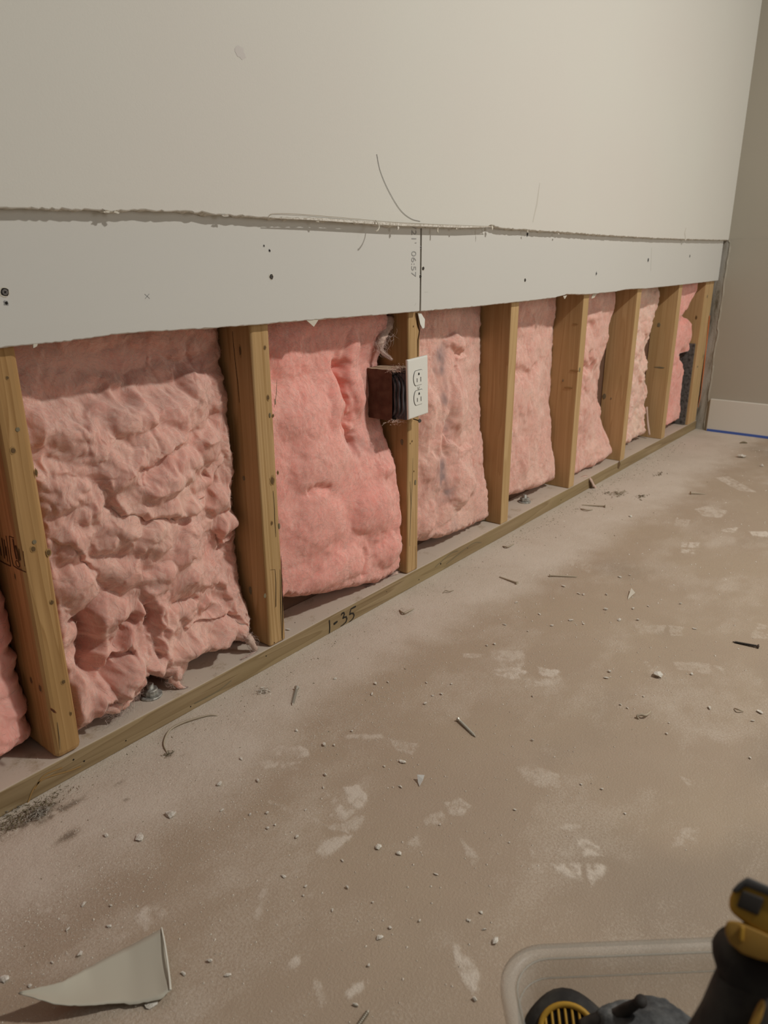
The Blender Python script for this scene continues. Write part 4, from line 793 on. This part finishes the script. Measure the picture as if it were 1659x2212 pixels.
# old box behind: brown side, open front with dark cables
bx = thing('electrical_box', 'dusty brown old electrical box fixed to the stud behind the outlet', 'electrical box', (.378, 0, .44))
b = bm_box(-.031, .0275, -.004, .058, -.048, .052)
fr = [f for f in b.faces if f.normal.y < -.9]; r = bmesh.ops.inset_region(b, faces=fr, thickness=.003); bmesh.ops.translate(b, verts=list({v for f in fr for v in f.verts}), vec=(0, .03, 0))
bmesh.ops.subdivide_edges(b, edges=b.edges[:], cuts=4, use_grid_fill=True)
for v in b.verts: v.co += Vector((mnoise.noise(v.co*60)*.0016, mnoise.noise(v.co*50+Vector((3, 0, 0)))*.002, mnoise.noise(v.co*55+Vector((0, 7, 0)))*.0018))
obj('box_body', b, M_box, bx)
obj('receptacle_body', bm_box(-.020, .024, -.031, .03, -.045, .047, .003), M_cable, bx)
for i, (x, y) in enumerate([(-.023, -.010), (-.0245, -.016), (-.021, -.022), (-.0265, -.007)]):
    bm = bmesh.new(); tube(bm, spline([(x+.004, y+.02, .046), (x, y, .03), (x-.001, y-.001*i, 0), (x+.001, y, -.03), (x+.005, y+.02, -.044)], 6), .0032, 8); obj('cable', bm, M_cable, bx, None, True)
rg = random.Random(4); bm = bmesh.new()
for (cx, cy, cz, n_, sp) in [(-.018, -.010, .054, 150, .016), (-.022, -.006, -.049, 110, .014), (-.030, .0, .05, 40, .01), (-.026, -.012, .053, 50, .010)]:
    for _ in range(n_):
        p = Vector((cx+rg.gauss(0, sp*.6), cy+rg.gauss(0, sp*.45), cz+rg.gauss(0, .003))); d = Vector((rg.gauss(0, 1), rg.gauss(0, 1), rg.gauss(0, .5)))*.004
        tube(bm, [p, p+d*.5+Vector((0, 0, .001)), p+d], .0003, 3, False)
o = obj('dust_fuzz', bm, M_fuzz, bx); o['kind'] = 'stuff'

# ------------------------------------------------------------------ loose screws and nails on the floor
def screw(px0, py0, px1, py1, label, mat=M_zincs, r=.0018, thread=True, head=.0038, z=.0012):
    a = Vector(at(px0, py0, 2, z+head*.6)); b = Vector(at(px1, py1, 2, z)); L = (b-a).length; d = (b-a).normalized()
    t = thing('loose_screw' if thread else 'loose_nail', label, 'screw' if thread else 'nail', tuple(a))
    Q = d.to_track_quat('Z', 'Y').to_matrix().to_4x4()
    bm = bmesh.new(); prof = [(r*1.0, 0)]
    if thread:
        n_ = int(L*.82/.0022); prof = [(r*.95, 0), (r*.95, L*.08)]
        for i in range(n_): z0 = L*.1+i*(L*.8/n_); prof += [(r*.65, z0), (r*1.4, z0+L*.8/n_*.35), (r*.65, z0+L*.8/n_*.75)]
        prof += [(r*.75, L*.91), (r*.1, L)]
    else: prof = [(r, 0), (r, L*.93), (r*.1, L)]
    lathe(bm, prof, 10, Q); obj('shank', bm, mat, t)
    bm = bmesh.new()
    lathe(bm, [(head*.55, -.0014), (head, -.001), (head, -.0003), (r, .0022)] if thread else [(head*.9, -.0012), (head, -.0008), (head, .0003), (r, .0006)], 14, Q); h = obj('head', bm, mat, t)
    if thread:
        bm = bmesh.new(); lathe(bm, [(head*.35, -.0018), (head*.35, -.0013)], 4, Q); obj('drive_recess', bm, M_dark, h)
    return t
screw(641, 1486, 631, 1524, 'short coarse screw beside the crumbly lump near the plate', M_zincs, .0021, True, .0045)
screw(990, 1554, 1028, 1592, 'coarse screw lying diagonally mid-floor with point to lower right', M_zincs, .0019, True, .0035)
screw(1638, 1396, 1582, 1386, 'dark screw lying at the right edge of the floor', M_steel, .0022, True, .0042)
screw(758, 2238, 798, 2180, 'screw at the bottom edge of the photo pointing up right', M_zincs, .0017, True, .0035)
screw(1117, 1259, 1078, 1246, 'dusty nail lying below the marked stretch of plate, left one of two', M_kraft, .0019, False, .0042)
screw(1188, 1243, 1247, 1246, 'dusty straight nail, right of the other dusty nail', M_kraft, .0018, False, .0035)
screw(1307, 1093, 1256, 1091, 'dark nail lying near the plate below the fifth stud', M_kraft, .0020, False, .0055)
screw(1492, 1065, 1524, 1067, 'small nail out on the floor to the far right', M_kraft, .0020, False, .0055)

# ------------------------------------------------------------------ debris
def chip(name, px, py, size, mat, label, cat='drywall crumb', group=None, seed=0, flat=.55, z=None):
    r = random.Random(seed); p = at(px, py, 2, 0.0004 if z is None else z); dist = np.linalg.norm(p-CAM); rad = size*.5*dist/FPX
    bm = bmesh.new(); bmesh.ops.create_icosphere(bm, subdivisions=1, radius=rad)
    a, b_, c = .8+.7*r.random(), .5+.4*r.random(), flat*(.5+.5*r.random())
    for v in bm.verts: v.co = Vector((v.co.x*a, v.co.y*b_, v.co.z*c))*(.62+.65*r.random())
    zm = min(v.co.z for v in bm.verts)
    for v in bm.verts: v.co.z -= zm
    bmesh.ops.rotate(bm, verts=bm.verts, matrix=Matrix.Rotation(r.random()*6.28, 3, 'Z'))
    return tag(obj(name, bm, mat, None, tuple(p)), label, cat, group)
big = [(369, 1762, 26, 'large oblong gypsum chip on the dusty band, lower left'), (301, 1811, 20, 'second oblong gypsum chip, lower left of the largest chip'), (473, 1695, 15, 'angular white chip where the dust band thins, lower left'), (817, 1831, 19, 'long white sliver of gypsum, left of a pair mid-floor'), (861, 1844, 15, 'squarish white chip, right of a pair mid-floor'),
       (870, 1647, 14, 'white crumb above the little triangular paper flake'), (641, 1809, 15, 'flat brown-grey chip beside the long dust streak'), (1420, 1461, 22, 'bright white chip on the right half of the floor'), (1641, 1539, 14, 'white crumb near the right edge of the floor'), (1068, 2035, 17, 'white chip with dark shadow above the plastic bin'),
       (820, 2026, 15, 'white crumb low in the middle of the floor'), (327, 2172, 16, 'crumb just below the curled drywall paper scrap'), (1602, 988, 18, 'white crumb far off near the blue tape'), (10, 2115, 22, 'white chip at the left edge beside the curled scrap'), (1310, 1465, 11, 'pale crumb left of the bright white chip')]
for i, (x, y, s, lab) in enumerate(big): chip('gypsum_chip', x, y, s, M_gyp, lab, seed=i*5+1, flat=.4)
small = [(480, 1750, 10), (230, 1806, 10), (557, 1687, 10), (578, 1790, 9), (594, 1783, 7), (577, 1757, 9), (698, 1702, 7), (702, 1675, 9), (640, 1579, 8), (722, 1611, 9), (739, 1859, 8), (942, 1889, 8), (612, 1893, 10), (811, 1478, 9), (838, 1474, 9), (921, 1475, 8), (934, 1503, 7), (918, 1520, 9), (803, 1500, 9), (954, 1500, 7), (975, 1478, 7), (723, 1467, 8), (1232, 1340, 9), (1337, 1339, 10), (1308, 1317, 8), (1368, 1315, 8), (1378, 1340, 8), (1338, 1247, 7), (1217, 1267, 7), (1500, 1359, 7), (1260, 1285, 6), (1250, 1283, 6),
         (1316, 1452, 9), (1494, 1457, 8), (1532, 1530, 8), (1340, 1523, 6), (1645, 1007, 9), (1361, 1116, 9), (1025, 2160, 12), (843, 2005, 8), (907, 1990, 8), (1038, 1971, 9), (1011, 1988, 8), (796, 2087, 9), (750, 1918, 9), (768, 2172, 11), (234, 2002, 9), (172, 2064, 13), (181, 1953, 9), (453, 2077, 12), (492, 2108, 9), (396, 2104, 9), (147, 2008, 9), (240, 1957, 7), (113, 2080, 8), (65, 2130, 9), (660, 1915, 8), (655, 1935, 7), (718, 1967, 8), (805, 1950, 6), (1046, 2008, 7), (1015, 1990, 6), (865, 1700, 7), (830, 1656, 6), (1150, 1600, 6), (1255, 1695, 6), (1100, 1820, 6), (540, 1760, 8), (520, 1640, 8), (700, 1610, 8), (760, 1580, 6), (1620, 1638, 6), (1350, 1758, 6), (1300, 1705, 7), (1112, 1750, 6), (950, 1782, 6), (660, 1750, 6), (1150, 1505, 6), (1052, 1395, 7), (1068, 1392, 7), (1090, 1350, 6), (1192, 1352, 7), (1140, 1364, 6), (1260, 1348, 6), (1310, 1285, 6), (1165, 1327, 6), (1115, 1302, 6), (1470, 1305, 6), (1360, 1243, 5), (1400, 1310, 5), (1355, 1530, 6), (1390, 1505, 5), (1440, 1586, 6), (1445, 1562, 6), (1626, 1558, 6)]
for i, (x, y, s) in enumerate(small): chip('gypsum_crumb', x, y, s, M_gyp, 'small white gypsum crumb lying on the concrete floor', 'drywall crumb', 'small gypsum crumbs on the floor', 300+i, .6)
# named odd bits
def flake(name, pts, mat, label, thick=.0008, cat='paper scrap'):
    P = [Vector(at(a, b, 2, z)) for a, b, z in pts]; bm = bmesh.new(); f = bm.faces.new([bm.verts.new(p) for p in P]); bmesh.ops.triangulate(bm, faces=[f])
    e = bmesh.ops.extrude_face_region(bm, geom=list(bm.faces)); bmesh.ops.translate(bm, verts=[v for v in e['geom'] if isinstance(v, bmesh.types.BMVert)], vec=(0, 0, -thick)); bmesh.ops.recalc_face_normals(bm, faces=bm.faces)
    return tag(obj(name, bm, mat), label, cat)
flake('paper_flake', [(901, 1673, .008), (917, 1674, .008), (914, 1684, .005), (906, 1698, .0015), (903, 1690, .002)], M_board, 'small triangular paper flake standing alone mid-floor')
flake('paper_flake', [(1364, 1270, .008), (1372, 1280, .006), (1364, 1287, .003), (1356, 1295, .001), (1358, 1286, .003)], M_paper, 'folded white paper flake on the right half of the floor')
def curl(px_pts, r, mat, label, name='debris_curl', cat='debris', z=.0015, arch=.004):
    P = [at(a, b, 2, z+arch*math.sin(math.pi*i/(len(px_pts)-1))) for i, (a, b) in enumerate(px_pts)]; S = spline(P, 5); bm = bmesh.new(); n = len(S)
    tube(bm, S, [r*(.4+.6*math.sin(math.pi*min(1, max(.08, (i+1)/(n+1))))) for i in range(n)], 6); return tag(obj(name, bm, mat, None, None, True), label, cat)
curl([(362, 1628), (354, 1606), (366, 1578), (392, 1562), (425, 1551), (452, 1545), (470, 1546)], .0017, M_kraft, 'long curved paper string on the dust near the plate', 'paper_string', 'string', .001, .003)
curl([(863, 1318), (872, 1324), (882, 1320), (894, 1315)], .0022, M_kraft, 'dark curled sliver below the marker writing')
curl([(1380, 1553), (1376, 1547), (1384, 1544), (1394, 1545), (1402, 1540), (1406, 1535)], .0022, M_kraft, 'curled torn paper strip on the right half of the floor', 'paper_curl', 'paper scrap', .001, .005)
curl([(1086, 1180), (1096, 1181), (1110, 1175)], .0022, M_kraft, 'dark curl near the plate left of the wide scuff')
curl([(957, 1281), (962, 1276), (970, 1277), (980, 1275)], .0012, M_kraft, 'thin looped sliver right of the dark curled one')
curl([(1254, 1099), (1266, 1101), (1280, 1101)], .0022, M_kraft, 'short splinter just below the dark nail')
curl([(1598, 957), (1606, 955), (1614, 957)], .0035, M_knotg, 'dark shaving nearest the blue tape')
curl([(1586, 1530), (1596, 1533), (1606, 1537)], .0014, M_kraft, 'tan shaving left of the white crumb at right')
curl([(1058, 1152), (1042, 1151), (1020, 1158)], .003, M_knotg, 'dark shavings on the plate under the stained batt'); bpy.data.objects[C.objects[-1].name].location.z = .0375
curl([(86, 1647), (92, 1653), (104, 1650)], .0009, M_knotg, 'thin dark wire bit on the plate beside the nearest stud'); C.objects[-1].location.z = .0385
curl([(300, 1504), (310, 1510), (320, 1508)], .0006, M_kraft, 'fine pale strand beside the round bolt'); C.objects[-1].location.z = .0385
curl([(188, 1380-0), (189, 1380)], .001, M_white, 'x') if False else None
p = at(623, 1362, 2, .0385); chip('gypsum_crumb', 623, 1361, 9, M_white, 'white crumb on the plate right of the second stud', seed=77, z=.0385)
# clumps: heaps of splinters and wool that nobody could count
def clump(px, py, rx, ry, n, mat, label, seed, h=.005, z=0, sz=.0012):
    r = random.Random(seed); p = at(px, py, 2, z); V = []; F = []
    for i in range(n):
        c = Vector((r.gauss(0, rx), r.gauss(0, ry), abs(r.gauss(0, h*.45))+.0003)); s_ = sz*(.4+r.random()*1.3); k_ = len(V); d = Vector((r.gauss(0, 1), r.gauss(0, 1), r.gauss(0, .4))).normalized()*s_*(1+r.random()*2.2)
        u = Vector((r.gauss(0, 1), r.gauss(0, 1), r.gauss(0, 1))).normalized()*s_*.6; w_ = d.cross(u).normalized()*s_*.5
        V += [c-d, c+u, c+w_, c+d, c-w_*.6]; F += [(k_, k_+1, k_+2), (k_+1, k_+3, k_+2), (k_, k_+4, k_+1), (k_+4, k_+3, k_+1), (k_, k_+2, k_+4), (k_+2, k_+3, k_+4)]
    V = [(v[0], v[1], max(v[2], .0002)) for v in V]
    return tag(pyobj('debris_clump', V, F, mat, None, tuple(p)), label, 'debris', None, 'stuff')
clump(570, 1494, .006, .005, 90, M_gyp, 'crumbly plaster lump close to the plate left of the short screw', 1, .008)
clump(1333, 1068, .020, .010, 110, M_kraft, 'heap of pale splinters on the dust beyond the fifth stud', 2, .008, 0, .0022)
clump(1384, 1073, .018, .006, 50, M_knotg, 'flat dusty smear of shavings right of the splinter heap', 3, .003, 0, .002)
clump(365, 1628, .004, .003, 60, M_knotg, 'dark frayed crumbs at the lower end of the paper string', 4, .003, 0, .0009)
clump(45, 1765, .030, .008, 520, M_knotg, 'dark dirt and fluff heap against the plate at far left', 5, .005, 0, .0011)
M_fluff = newmat('grey_fluff', (.36, .33, .28), .95, .05)
clump(82, 1762, .007, .005, 160, M_fluff, 'pale fluff ball in the dirt heap at far left', 6, .008, 0, .0013)
clump(20, 1752, .010, .004, 90, M_fluff, 'pale fibrous shreds against the plate at the left edge', 16, .006, 0, .0015)
clump(1310, 1066, .01, .004, 30, M_knotg, 'dark specks left of the splinter heap', 8, .003, 0, .0015)
clump(1424, 1026, .02, .006, 30, M_knotg, 'small dark shavings on the floor below the last studs', 9, .003, 0, .002)
# fine grit everywhere
def grit():
    r = np.random.RandomState(5); V = []; F = []
    def add(n, gen, smin, smax, zf=lambda x, y: 0.0003):
        for _ in range(n):
            x, y = gen(); y = y if y > 0 and zf(x, y) > .01 else -abs(y)-.003; s_ = smin+(smax-smin)*r.rand()**3; k_ = len(V); a = r.rand()*6.28; e = .5+r.rand()
            c, s2 = math.cos(a)*s_, math.sin(a)*s_; z = zf(x, y)
            V.extend([(x+c*e, y+s2*e, z), (x-s2, y+c, z), (x-c*e, y-s2*e, z), (x+s2, y-c, z), (x, y, z+s_*.9)]); F.extend([(k_, k_+1, k_+4), (k_+1, k_+2, k_+4), (k_+2, k_+3, k_+4), (k_+3, k_, k_+4)])
    add(9000, lambda: (r.uniform(-.65, 1.3), -abs(r.exponential(.12))-.004), .0003, .0012)
    add(16000, lambda: (r.uniform(-.7, 1.4), -.16+.05*r.randn()), .0003, .0009)
    add(5000, lambda: (r.uniform(-.7, .2), -.20+.06*r.randn()), .0003, .0010)
    add(2600, lambda: (r.uniform(-.7, .5), r.uniform(-.6, -.05)), .0003, .0016)
    add(1200, lambda: (r.uniform(.3, 2.3), r.uniform(-.9, -.02)), .0006, .0026)
    add(700, lambda: (r.uniform(-.6, 2.3), r.uniform(.004, .03)), .0003, .0010, lambda x, y: .0384)
    return V, F
V, F = grit(); M_grit = newmat('white_grit', (.66, .60, .51), .9, .1)
tag(pyobj('dust_grit', V, F, M_grit), 'countless fine white gypsum grains scattered over floor and plate', 'grit', None, 'stuff')
r_ = np.random.RandomState(9); V = []; F = []
for _ in range(1900):
    x = r_.uniform(-.6, 2.2); y = -.01-abs(r_.exponential(.045)) if _ < 1500 else -.047+.003*r_.randn()+.012*math.sin(x*9); s_ = (.0003+.0011*r_.rand()**2)*(1+.5*(x > .8)); a = r_.rand()*6.28; k_ = len(V); e = .4+r_.rand()*1.8
    c, s2 = math.cos(a)*s_, math.sin(a)*s_
    V += [(x+c*e, y+s2*e, .0004), (x-s2*.7, y+c*.7, .0004), (x-c*e, y-s2*e, .0004), (x+s2*.7, y-c*.7, .0004), (x, y, .0004+s_*.8)]; F += [(k_, k_+1, k_+4), (k_+1, k_+2, k_+4), (k_+2, k_+3, k_+4), (k_+3, k_, k_+4)]
tag(pyobj('dark_grit', V, F, M_knotg), 'countless tiny dark wood specks in the dust beside the plate', 'grit', None, 'stuff')

# ------------------------------------------------------------------ curled drywall paper scrap
def scrap():
    top = [(41, 2143, .032), (133, 2121, .022), (193, 2088, .012), (277, 2044, .009), (350, 2005, .014)]
    bot = [(41, 2144, .032), (81, 2157, .028), (120, 2169, .022), (169, 2172, .016), (265, 2166, .007), (283, 2170, .006), (347, 2158, .006), (368, 2138, .007)]
    T = np.array([at(a, b, 2, z) for a, b, z in top]); Bt = np.array([at(a, b, 2, z) for a, b, z in bot]); n = 40; mrows = 12
    t = np.linspace(0, 1, n); Tp = np.stack([np.interp(t, np.linspace(0, 1, len(T)), T[:, i]) for i in range(3)], 1); tb = [0, .12, .24, .38, .66, .70, .92, 1]; Bp = np.stack([np.interp(t, tb, Bt[:, i]) for i in range(3)], 1)
    jag = .0005*vn(t*60, t*0, 0, 3); Tp[:, 1] += jag; Bp[:, 1] += .0007*vn(t*45, t*0+3, 0, 4)
    V = []; F = []
    for j in range(mrows+1):
        q_ = j/mrows
        for i in range(n):
            p = Tp[i]*(1-q_)+Bp[i]*q_; p = p.copy(); p[2] -= .005*math.sin(math.pi*q_)*(.3+t[i]*.5); p[2] = max(p[2], .0012); V.append(p)
    for j in range(mrows):
        for i in range(n-1): a = j*n+i; F.append((a, a+n, a+n+1, a+1))
    o = pyobj('face_paper', V, F, newmat('scrap_paper', (.47, .445, .365), .8, .1), None, None, True)
    md = o.modifiers.new('thick', 'SOLIDIFY'); md.thickness = .0009; md.offset = -1
    root = thing('drywall_scrap', 'large curled triangular drywall paper scrap on the floor, lower left', 'drywall scrap', tuple(at(240, 2110, 2, 0)))
    child(o, root)
    P = [at(a, b, 2, z) for a, b, z in [(349, 2004, .0145), (355, 2035, .0125), (361, 2075, .010), (366, 2115, .008), (368, 2139, .0072)]]
    bm = bmesh.new(); tube(bm, P, [.0009, .0011, .0012, .0012, .0013], 6); child(obj('folded_edge', bm, newmat('bright_gypsum', (.66, .65, .57), .8), None), root)
scrap()

# ------------------------------------------------------------------ plastic bin with tools
def rrect(cx, cy, ux, uy, hx, hy, r, n=8):
    pts = []
    for sx, sy, a0 in ((1, 1, 0), (-1, 1, 90), (-1, -1, 180), (1, -1, 270)):
        for k_ in range(n+1):
            a = math.radians(a0+90*k_/n); x = sx*(hx-r)+r*math.cos(a); y = sy*(hy-r)+r*math.sin(a); pts.append((cx+ux[0]*x+uy[0]*y, cy+ux[1]*x+uy[1]*y))
    return pts
M_bin = newmat('translucent_bin_plastic', (.60, .60, .55), .35, .3); k = NB(M_bin)
tr = k.n('ShaderNodeBsdfTransparent'); tr.inputs[0].default_value = (.85, .835, .81, 1); mx = k.n('ShaderNodeMixShader'); mx.inputs[0].default_value = .27
outn = [n for n in k.t.nodes if n.type == 'OUTPUT_MATERIAL'][0]; k.l(tr.outputs[0], mx.inputs[1]); k.l(k.b.outputs[0], mx.inputs[2]); k.l(mx.outputs[0], outn.inputs[0])
def bin_():
    # far-left corner of the rim and the two rim directions on the floor plan
    ua = np.array([.655, -.755]); ub = np.array([-.755, -.655]); c0 = np.array([-.352, -.676])-ub*.021-ua*.011; HX, HY = .20, .125
    ctr = c0+ua*HX+ub*HY; root = thing('storage_bin', 'clear plastic storage bin with rounded corners, lower right corner', 'bin', (ctr[0], ctr[1], 0))
    prof = [(.0, .115, 0), (.0, .121, 0), (-.004, .1225, 0), (-.010, .1215, 0), (-.013, .118, 0), (-.0145, .105, 0), (-.020, .05, 0), (-.026, .010, 0), (-.032, .0045, 0), (-.05, .0035, 0)]
    V = []; F = []; n = None
    for off, z, _ in prof:
        P = rrect(0, 0, ua, ub, HX+off, HY+off, max(.045+off, .01)); n = len(P); V += [(x, y, z) for x, y in P]
    for j in range(len(prof)-1):
        for i in range(n): F.append((j*n+i, j*n+(i+1) % n, (j+1)*n+(i+1) % n, (j+1)*n+i))
    F.append(tuple((len(prof)-1)*n+i for i in range(n)))
    wv = pyobj('bin_body', V, F, M_bin, root, None, True)
    P = rrect(0, 0, ua, ub, HX-.0135, HY-.0135, .034); bm = bmesh.new(); tube(bm, [(x, y, .1195) for x, y in P]+[(P[0][0], P[0][1], .1195)], .0010, 6, False); obj('rim_bead', bm, M_bin, root, None, True)
    P = rrect(0, 0, ua, ub, HX-.016, HY-.016, .032); bm = bmesh.new(); tube(bm, [(x, y, .100) for x, y in P]+[(P[0][0], P[0][1], .100)], .0008, 6, False); obj('side_bead', bm, M_bin, root, None, True)
bin_()
M_yel = newmat('tool_yellow', (.44, .25, .03), .55, .3); M_yeld = newmat('tool_yellow_worn', (.34, .19, .035), .6, .3)
M_blk = newmat('tool_black_rubber', (.035, .031, .028), .7, .3); M_gry = newmat('tool_grey', (.085, .082, .078), .7, .3)
k = NB(M_blk); v = k.coord('Object'); k.col(k.ramp(k.noise(v, 60, 3), [(.4, (.022, .019, .017)), (.75, (.06, .055, .047))]))
M_lab = newmat('tool_label', (.04, .034, .028), .6)
# tool with a slotted yellow motor cap
GD = .76
gc = ad(1226, 2228, GD)
RTm, UPm, FWm = Vector(RT), Vector(UP), Vector(FW)
tv = thing('power_tool', 'black power tool with slotted yellow motor cap in the bin', 'power tool', tuple(gc))
ax = -Vector(gc-CAM).normalized(); e1 = (RTm-ax*RTm.dot(ax)).normalized(); e2 = ax.cross(e1)
def lp(a, b, c): return e1*a+e2*b+ax*c
bm = bmesh.new(); R_ = []
for (sc_, z) in [(.80, -.055), (.95, -.035), (1.0, -.012), (.98, -.002), (.88, .003), (.5, .0035)]:
    R_.append([bm.verts.new(lp(.036*sc_*math.cos(t)*(1+.04*math.cos(4*t)), .030*sc_*math.sin(t)*(1+.04*math.cos(4*t)), z)) for t in np.linspace(0, 2*math.pi, 33)[:-1]])
for r0, r1 in zip(R_, R_[1:]):
    for i in range(32): bm.faces.new((r0[i], r0[(i+1) % 32], r1[(i+1) % 32], r1[i]))
bm.faces.new(R_[-1]); bm.faces.new(R_[0]); bmesh.ops.recalc_face_normals(bm, faces=bm.faces); obj('motor_housing', bm, M_blk, tv, None, True)
bm = bmesh.new(); pr_ = [lp(.0215*math.cos(t), .0175*math.sin(t)+.001, .005) for t in np.linspace(0, 2*math.pi, 33)]; tube(bm, pr_, .0024, 8, False); obj('grille_frame', bm, M_yel, tv, None, True)
for i in range(-3, 4):
    x = i*.0056; hgt = .0175*math.sqrt(max(0, 1-(x/.0215)**2)); bm = bmesh.new(); tube(bm, [lp(x, -hgt+.001, .0048), lp(x, .001, .0058), lp(x, hgt+.001, .0048)], .0011, 6); obj('grille_bar', bm, M_yel, tv, None, True)
bm = bmesh.new(); vs = [bm.verts.new(lp(.021*math.cos(t), .017*math.sin(t)+.001, .0040)) for t in np.linspace(0, 2*math.pi, 25)[:-1]]; bm.faces.new(vs); obj('grille_recess', bm, M_dark, tv)
def lumpy(name, c, rx, ry, rz, mat, label, cat, seed, amp=.25):
    bm = bmesh.new(); bmesh.ops.create_icosphere(bm, subdivisions=5, radius=1)
    for v in bm.verts:
        q_ = v.co.copy(); n_ = mnoise.noise(q_*1.6+Vector((seed, 0, 0)))*amp+abs(mnoise.noise(q_*4+Vector((0, seed, 0))))*amp*.5+mnoise.noise(q_*11)*amp*.12
        q_ = q_*(1+n_); v.co = RTm*q_.x*rx+UPm*q_.y*ry+FWm*q_.z*rz
    return tag(obj(name, bm, mat, None, tuple(c), True), label, cat)
M_cloth = newmat('dusty_grey_cloth', (.10, .105, .105), .9, .1); k = NB(M_cloth); v = k.coord('Object'); k.col(k.ramp(k.noise(v, 55, 5, .65), [(.38, (.06, .062, .064)), (.58, (.11, .115, .115)), (.72, (.26, .26, .25))])); k.bump(k.noise(v, 90, 4), .7, .003)
cl = lumpy('cloth_bundle', ad(1405, 2262, .75), .046, .030, .034, M_cloth, 'dusty dark grey crumpled cloth bundle lying in the bin', 'cloth', 3, .18)
bm = bmesh.new(); P = spline([ad(1262, 2222, .745), ad(1290, 2206, .74), ad(1330, 2194, .735), ad(1360, 2176, .725), ad(1382, 2164, .72)], 6); tube(bm, P, [.0075-.0032*i/len(P)*1.3 for i in range(len(P))], 8)
st_ = tag(obj('tool_strap', bm, M_blk, None, None, True), 'black strap lying across the grey cloth bundle in the bin', 'strap')
bm = bmesh.new(); bmesh.ops.create_icosphere(bm, subdivisions=2, radius=.0050); e = Vector(ad(1384, 2163, .719)); [setattr(v, 'co', Vector((v.co.x*1.2, v.co.y, v.co.z*.8))+e) for v in bm.verts]; obj('strap_end', bm, M_blk, st_, None, True)
# cordless drill standing on its head: battery foot up, grip going down
def plane_to(px, py, d): return Vector(ad(px, py, d))
D0 = .50; dc = plane_to(1640, 2000, D0)
dr = thing('cordless_drill', 'yellow and black cordless drill standing battery-end up in the bin', 'drill', tuple(dc))
pxm = D0/FPX
DRAY = (Vector(dc)-Vector(CAM)).normalized()
def prism(name, px_pts, mat, parent, half, bev=.004, fwd=0, origin=dc):
    bm = bmesh.new(); P = [Vector(ad(a, b, D0))-Vector(origin) for a, b in px_pts]
    f = bm.faces.new([bm.verts.new(p-DRAY*half+DRAY*fwd) for p in P]); e = bmesh.ops.extrude_face_region(bm, geom=[f]); bmesh.ops.translate(bm, verts=[v for v in e['geom'] if isinstance(v, bmesh.types.BMVert)], vec=DRAY*half*2)
    bmesh.ops.recalc_face_normals(bm, faces=bm.faces); bmesh.ops.bevel(bm, geom=list(bm.edges), offset=bev, segments=4, profile=.5, affect='EDGES', clamp_overlap=True)
    return obj(name, bm, mat, parent, None, True)
bat = prism('battery_pack', [(1580, 1935), (1596, 1918), (1615, 1904), (1680, 1932), (1760, 1968), (1722, 2052), (1640, 2016), (1604, 1990), (1578, 1968)], M_yel, dr, .034, .0035)
prism('battery_shell', [(1583, 1930), (1597, 1914), (1616, 1901), (1690, 1933), (1766, 1965), (1758, 1982), (1690, 1953), (1650, 1936), (1612, 1920), (1597, 1934)], M_gry, bat, .036, .0025)
prism('battery_label', [(1606, 1928), (1650, 1945), (1638, 1980), (1594, 1961)], M_lab, bat, .0362, .001)
prism('tool_foot', [(1572, 1996), (1578, 1989), (1594, 1990), (1640, 2010), (1730, 2050), (1720, 2085), (1640, 2068), (1606, 2056), (1580, 2034), (1571, 2012)], M_yeld, dr, .036, .004)
prism('foot_rib', [(1602, 1998), (1611, 2002), (1608, 2034), (1600, 2028)], M_yel, dr, .0385, .0015)
def loft(name, rings, mat, parent, ratio=1.0):
    """rings: (px, py, half width px) along the handle"""
    bm = bmesh.new(); R_ = []; n = 24
    for a, b, hw in rings:
        c = Vector(ad(a, b, D0))-dc; R_.append([bm.verts.new(c+RTm*math.cos(t)*hw*pxm*(1+.08*math.cos(2*t))+FWm*math.sin(t)*hw*pxm*ratio) for t in np.linspace(0, 2*math.pi, n+1)[:-1]])
    for r0, r1 in zip(R_, R_[1:]):
        for i in range(n): bm.faces.new((r0[i], r0[(i+1) % n], r1[(i+1) % n], r1[i]))
    bm.faces.new(R_[0]); bm.faces.new(R_[-1]); bmesh.ops.recalc_face_normals(bm, faces=bm.faces); return obj(name, bm, mat, parent, None, True)
loft('grip_collar', [(1640, 2030, 66), (1640, 2045, 72), (1642, 2070, 72), (1650, 2095, 72), (1656, 2112, 73), (1660, 2124, 72)], M_blk, dr, .8)
loft('grip', [(1658, 2110, 79), (1654, 2130, 82), (1645, 2160, 84), (1634, 2190, 85), (1622, 2220, 88), (1605, 2260, 92), (1590, 2320, 95), (1576, 2380, 95)], M_blk, dr, .75)
prism('yellow_inlay', [(1640, 2158), (1647, 2151), (1653, 2160), (1645, 2190), (1632, 2216), (1615, 2240), (1612, 2222), (1622, 2196), (1632, 2172)], M_yeld, dr, .0265, .002, -.0015)
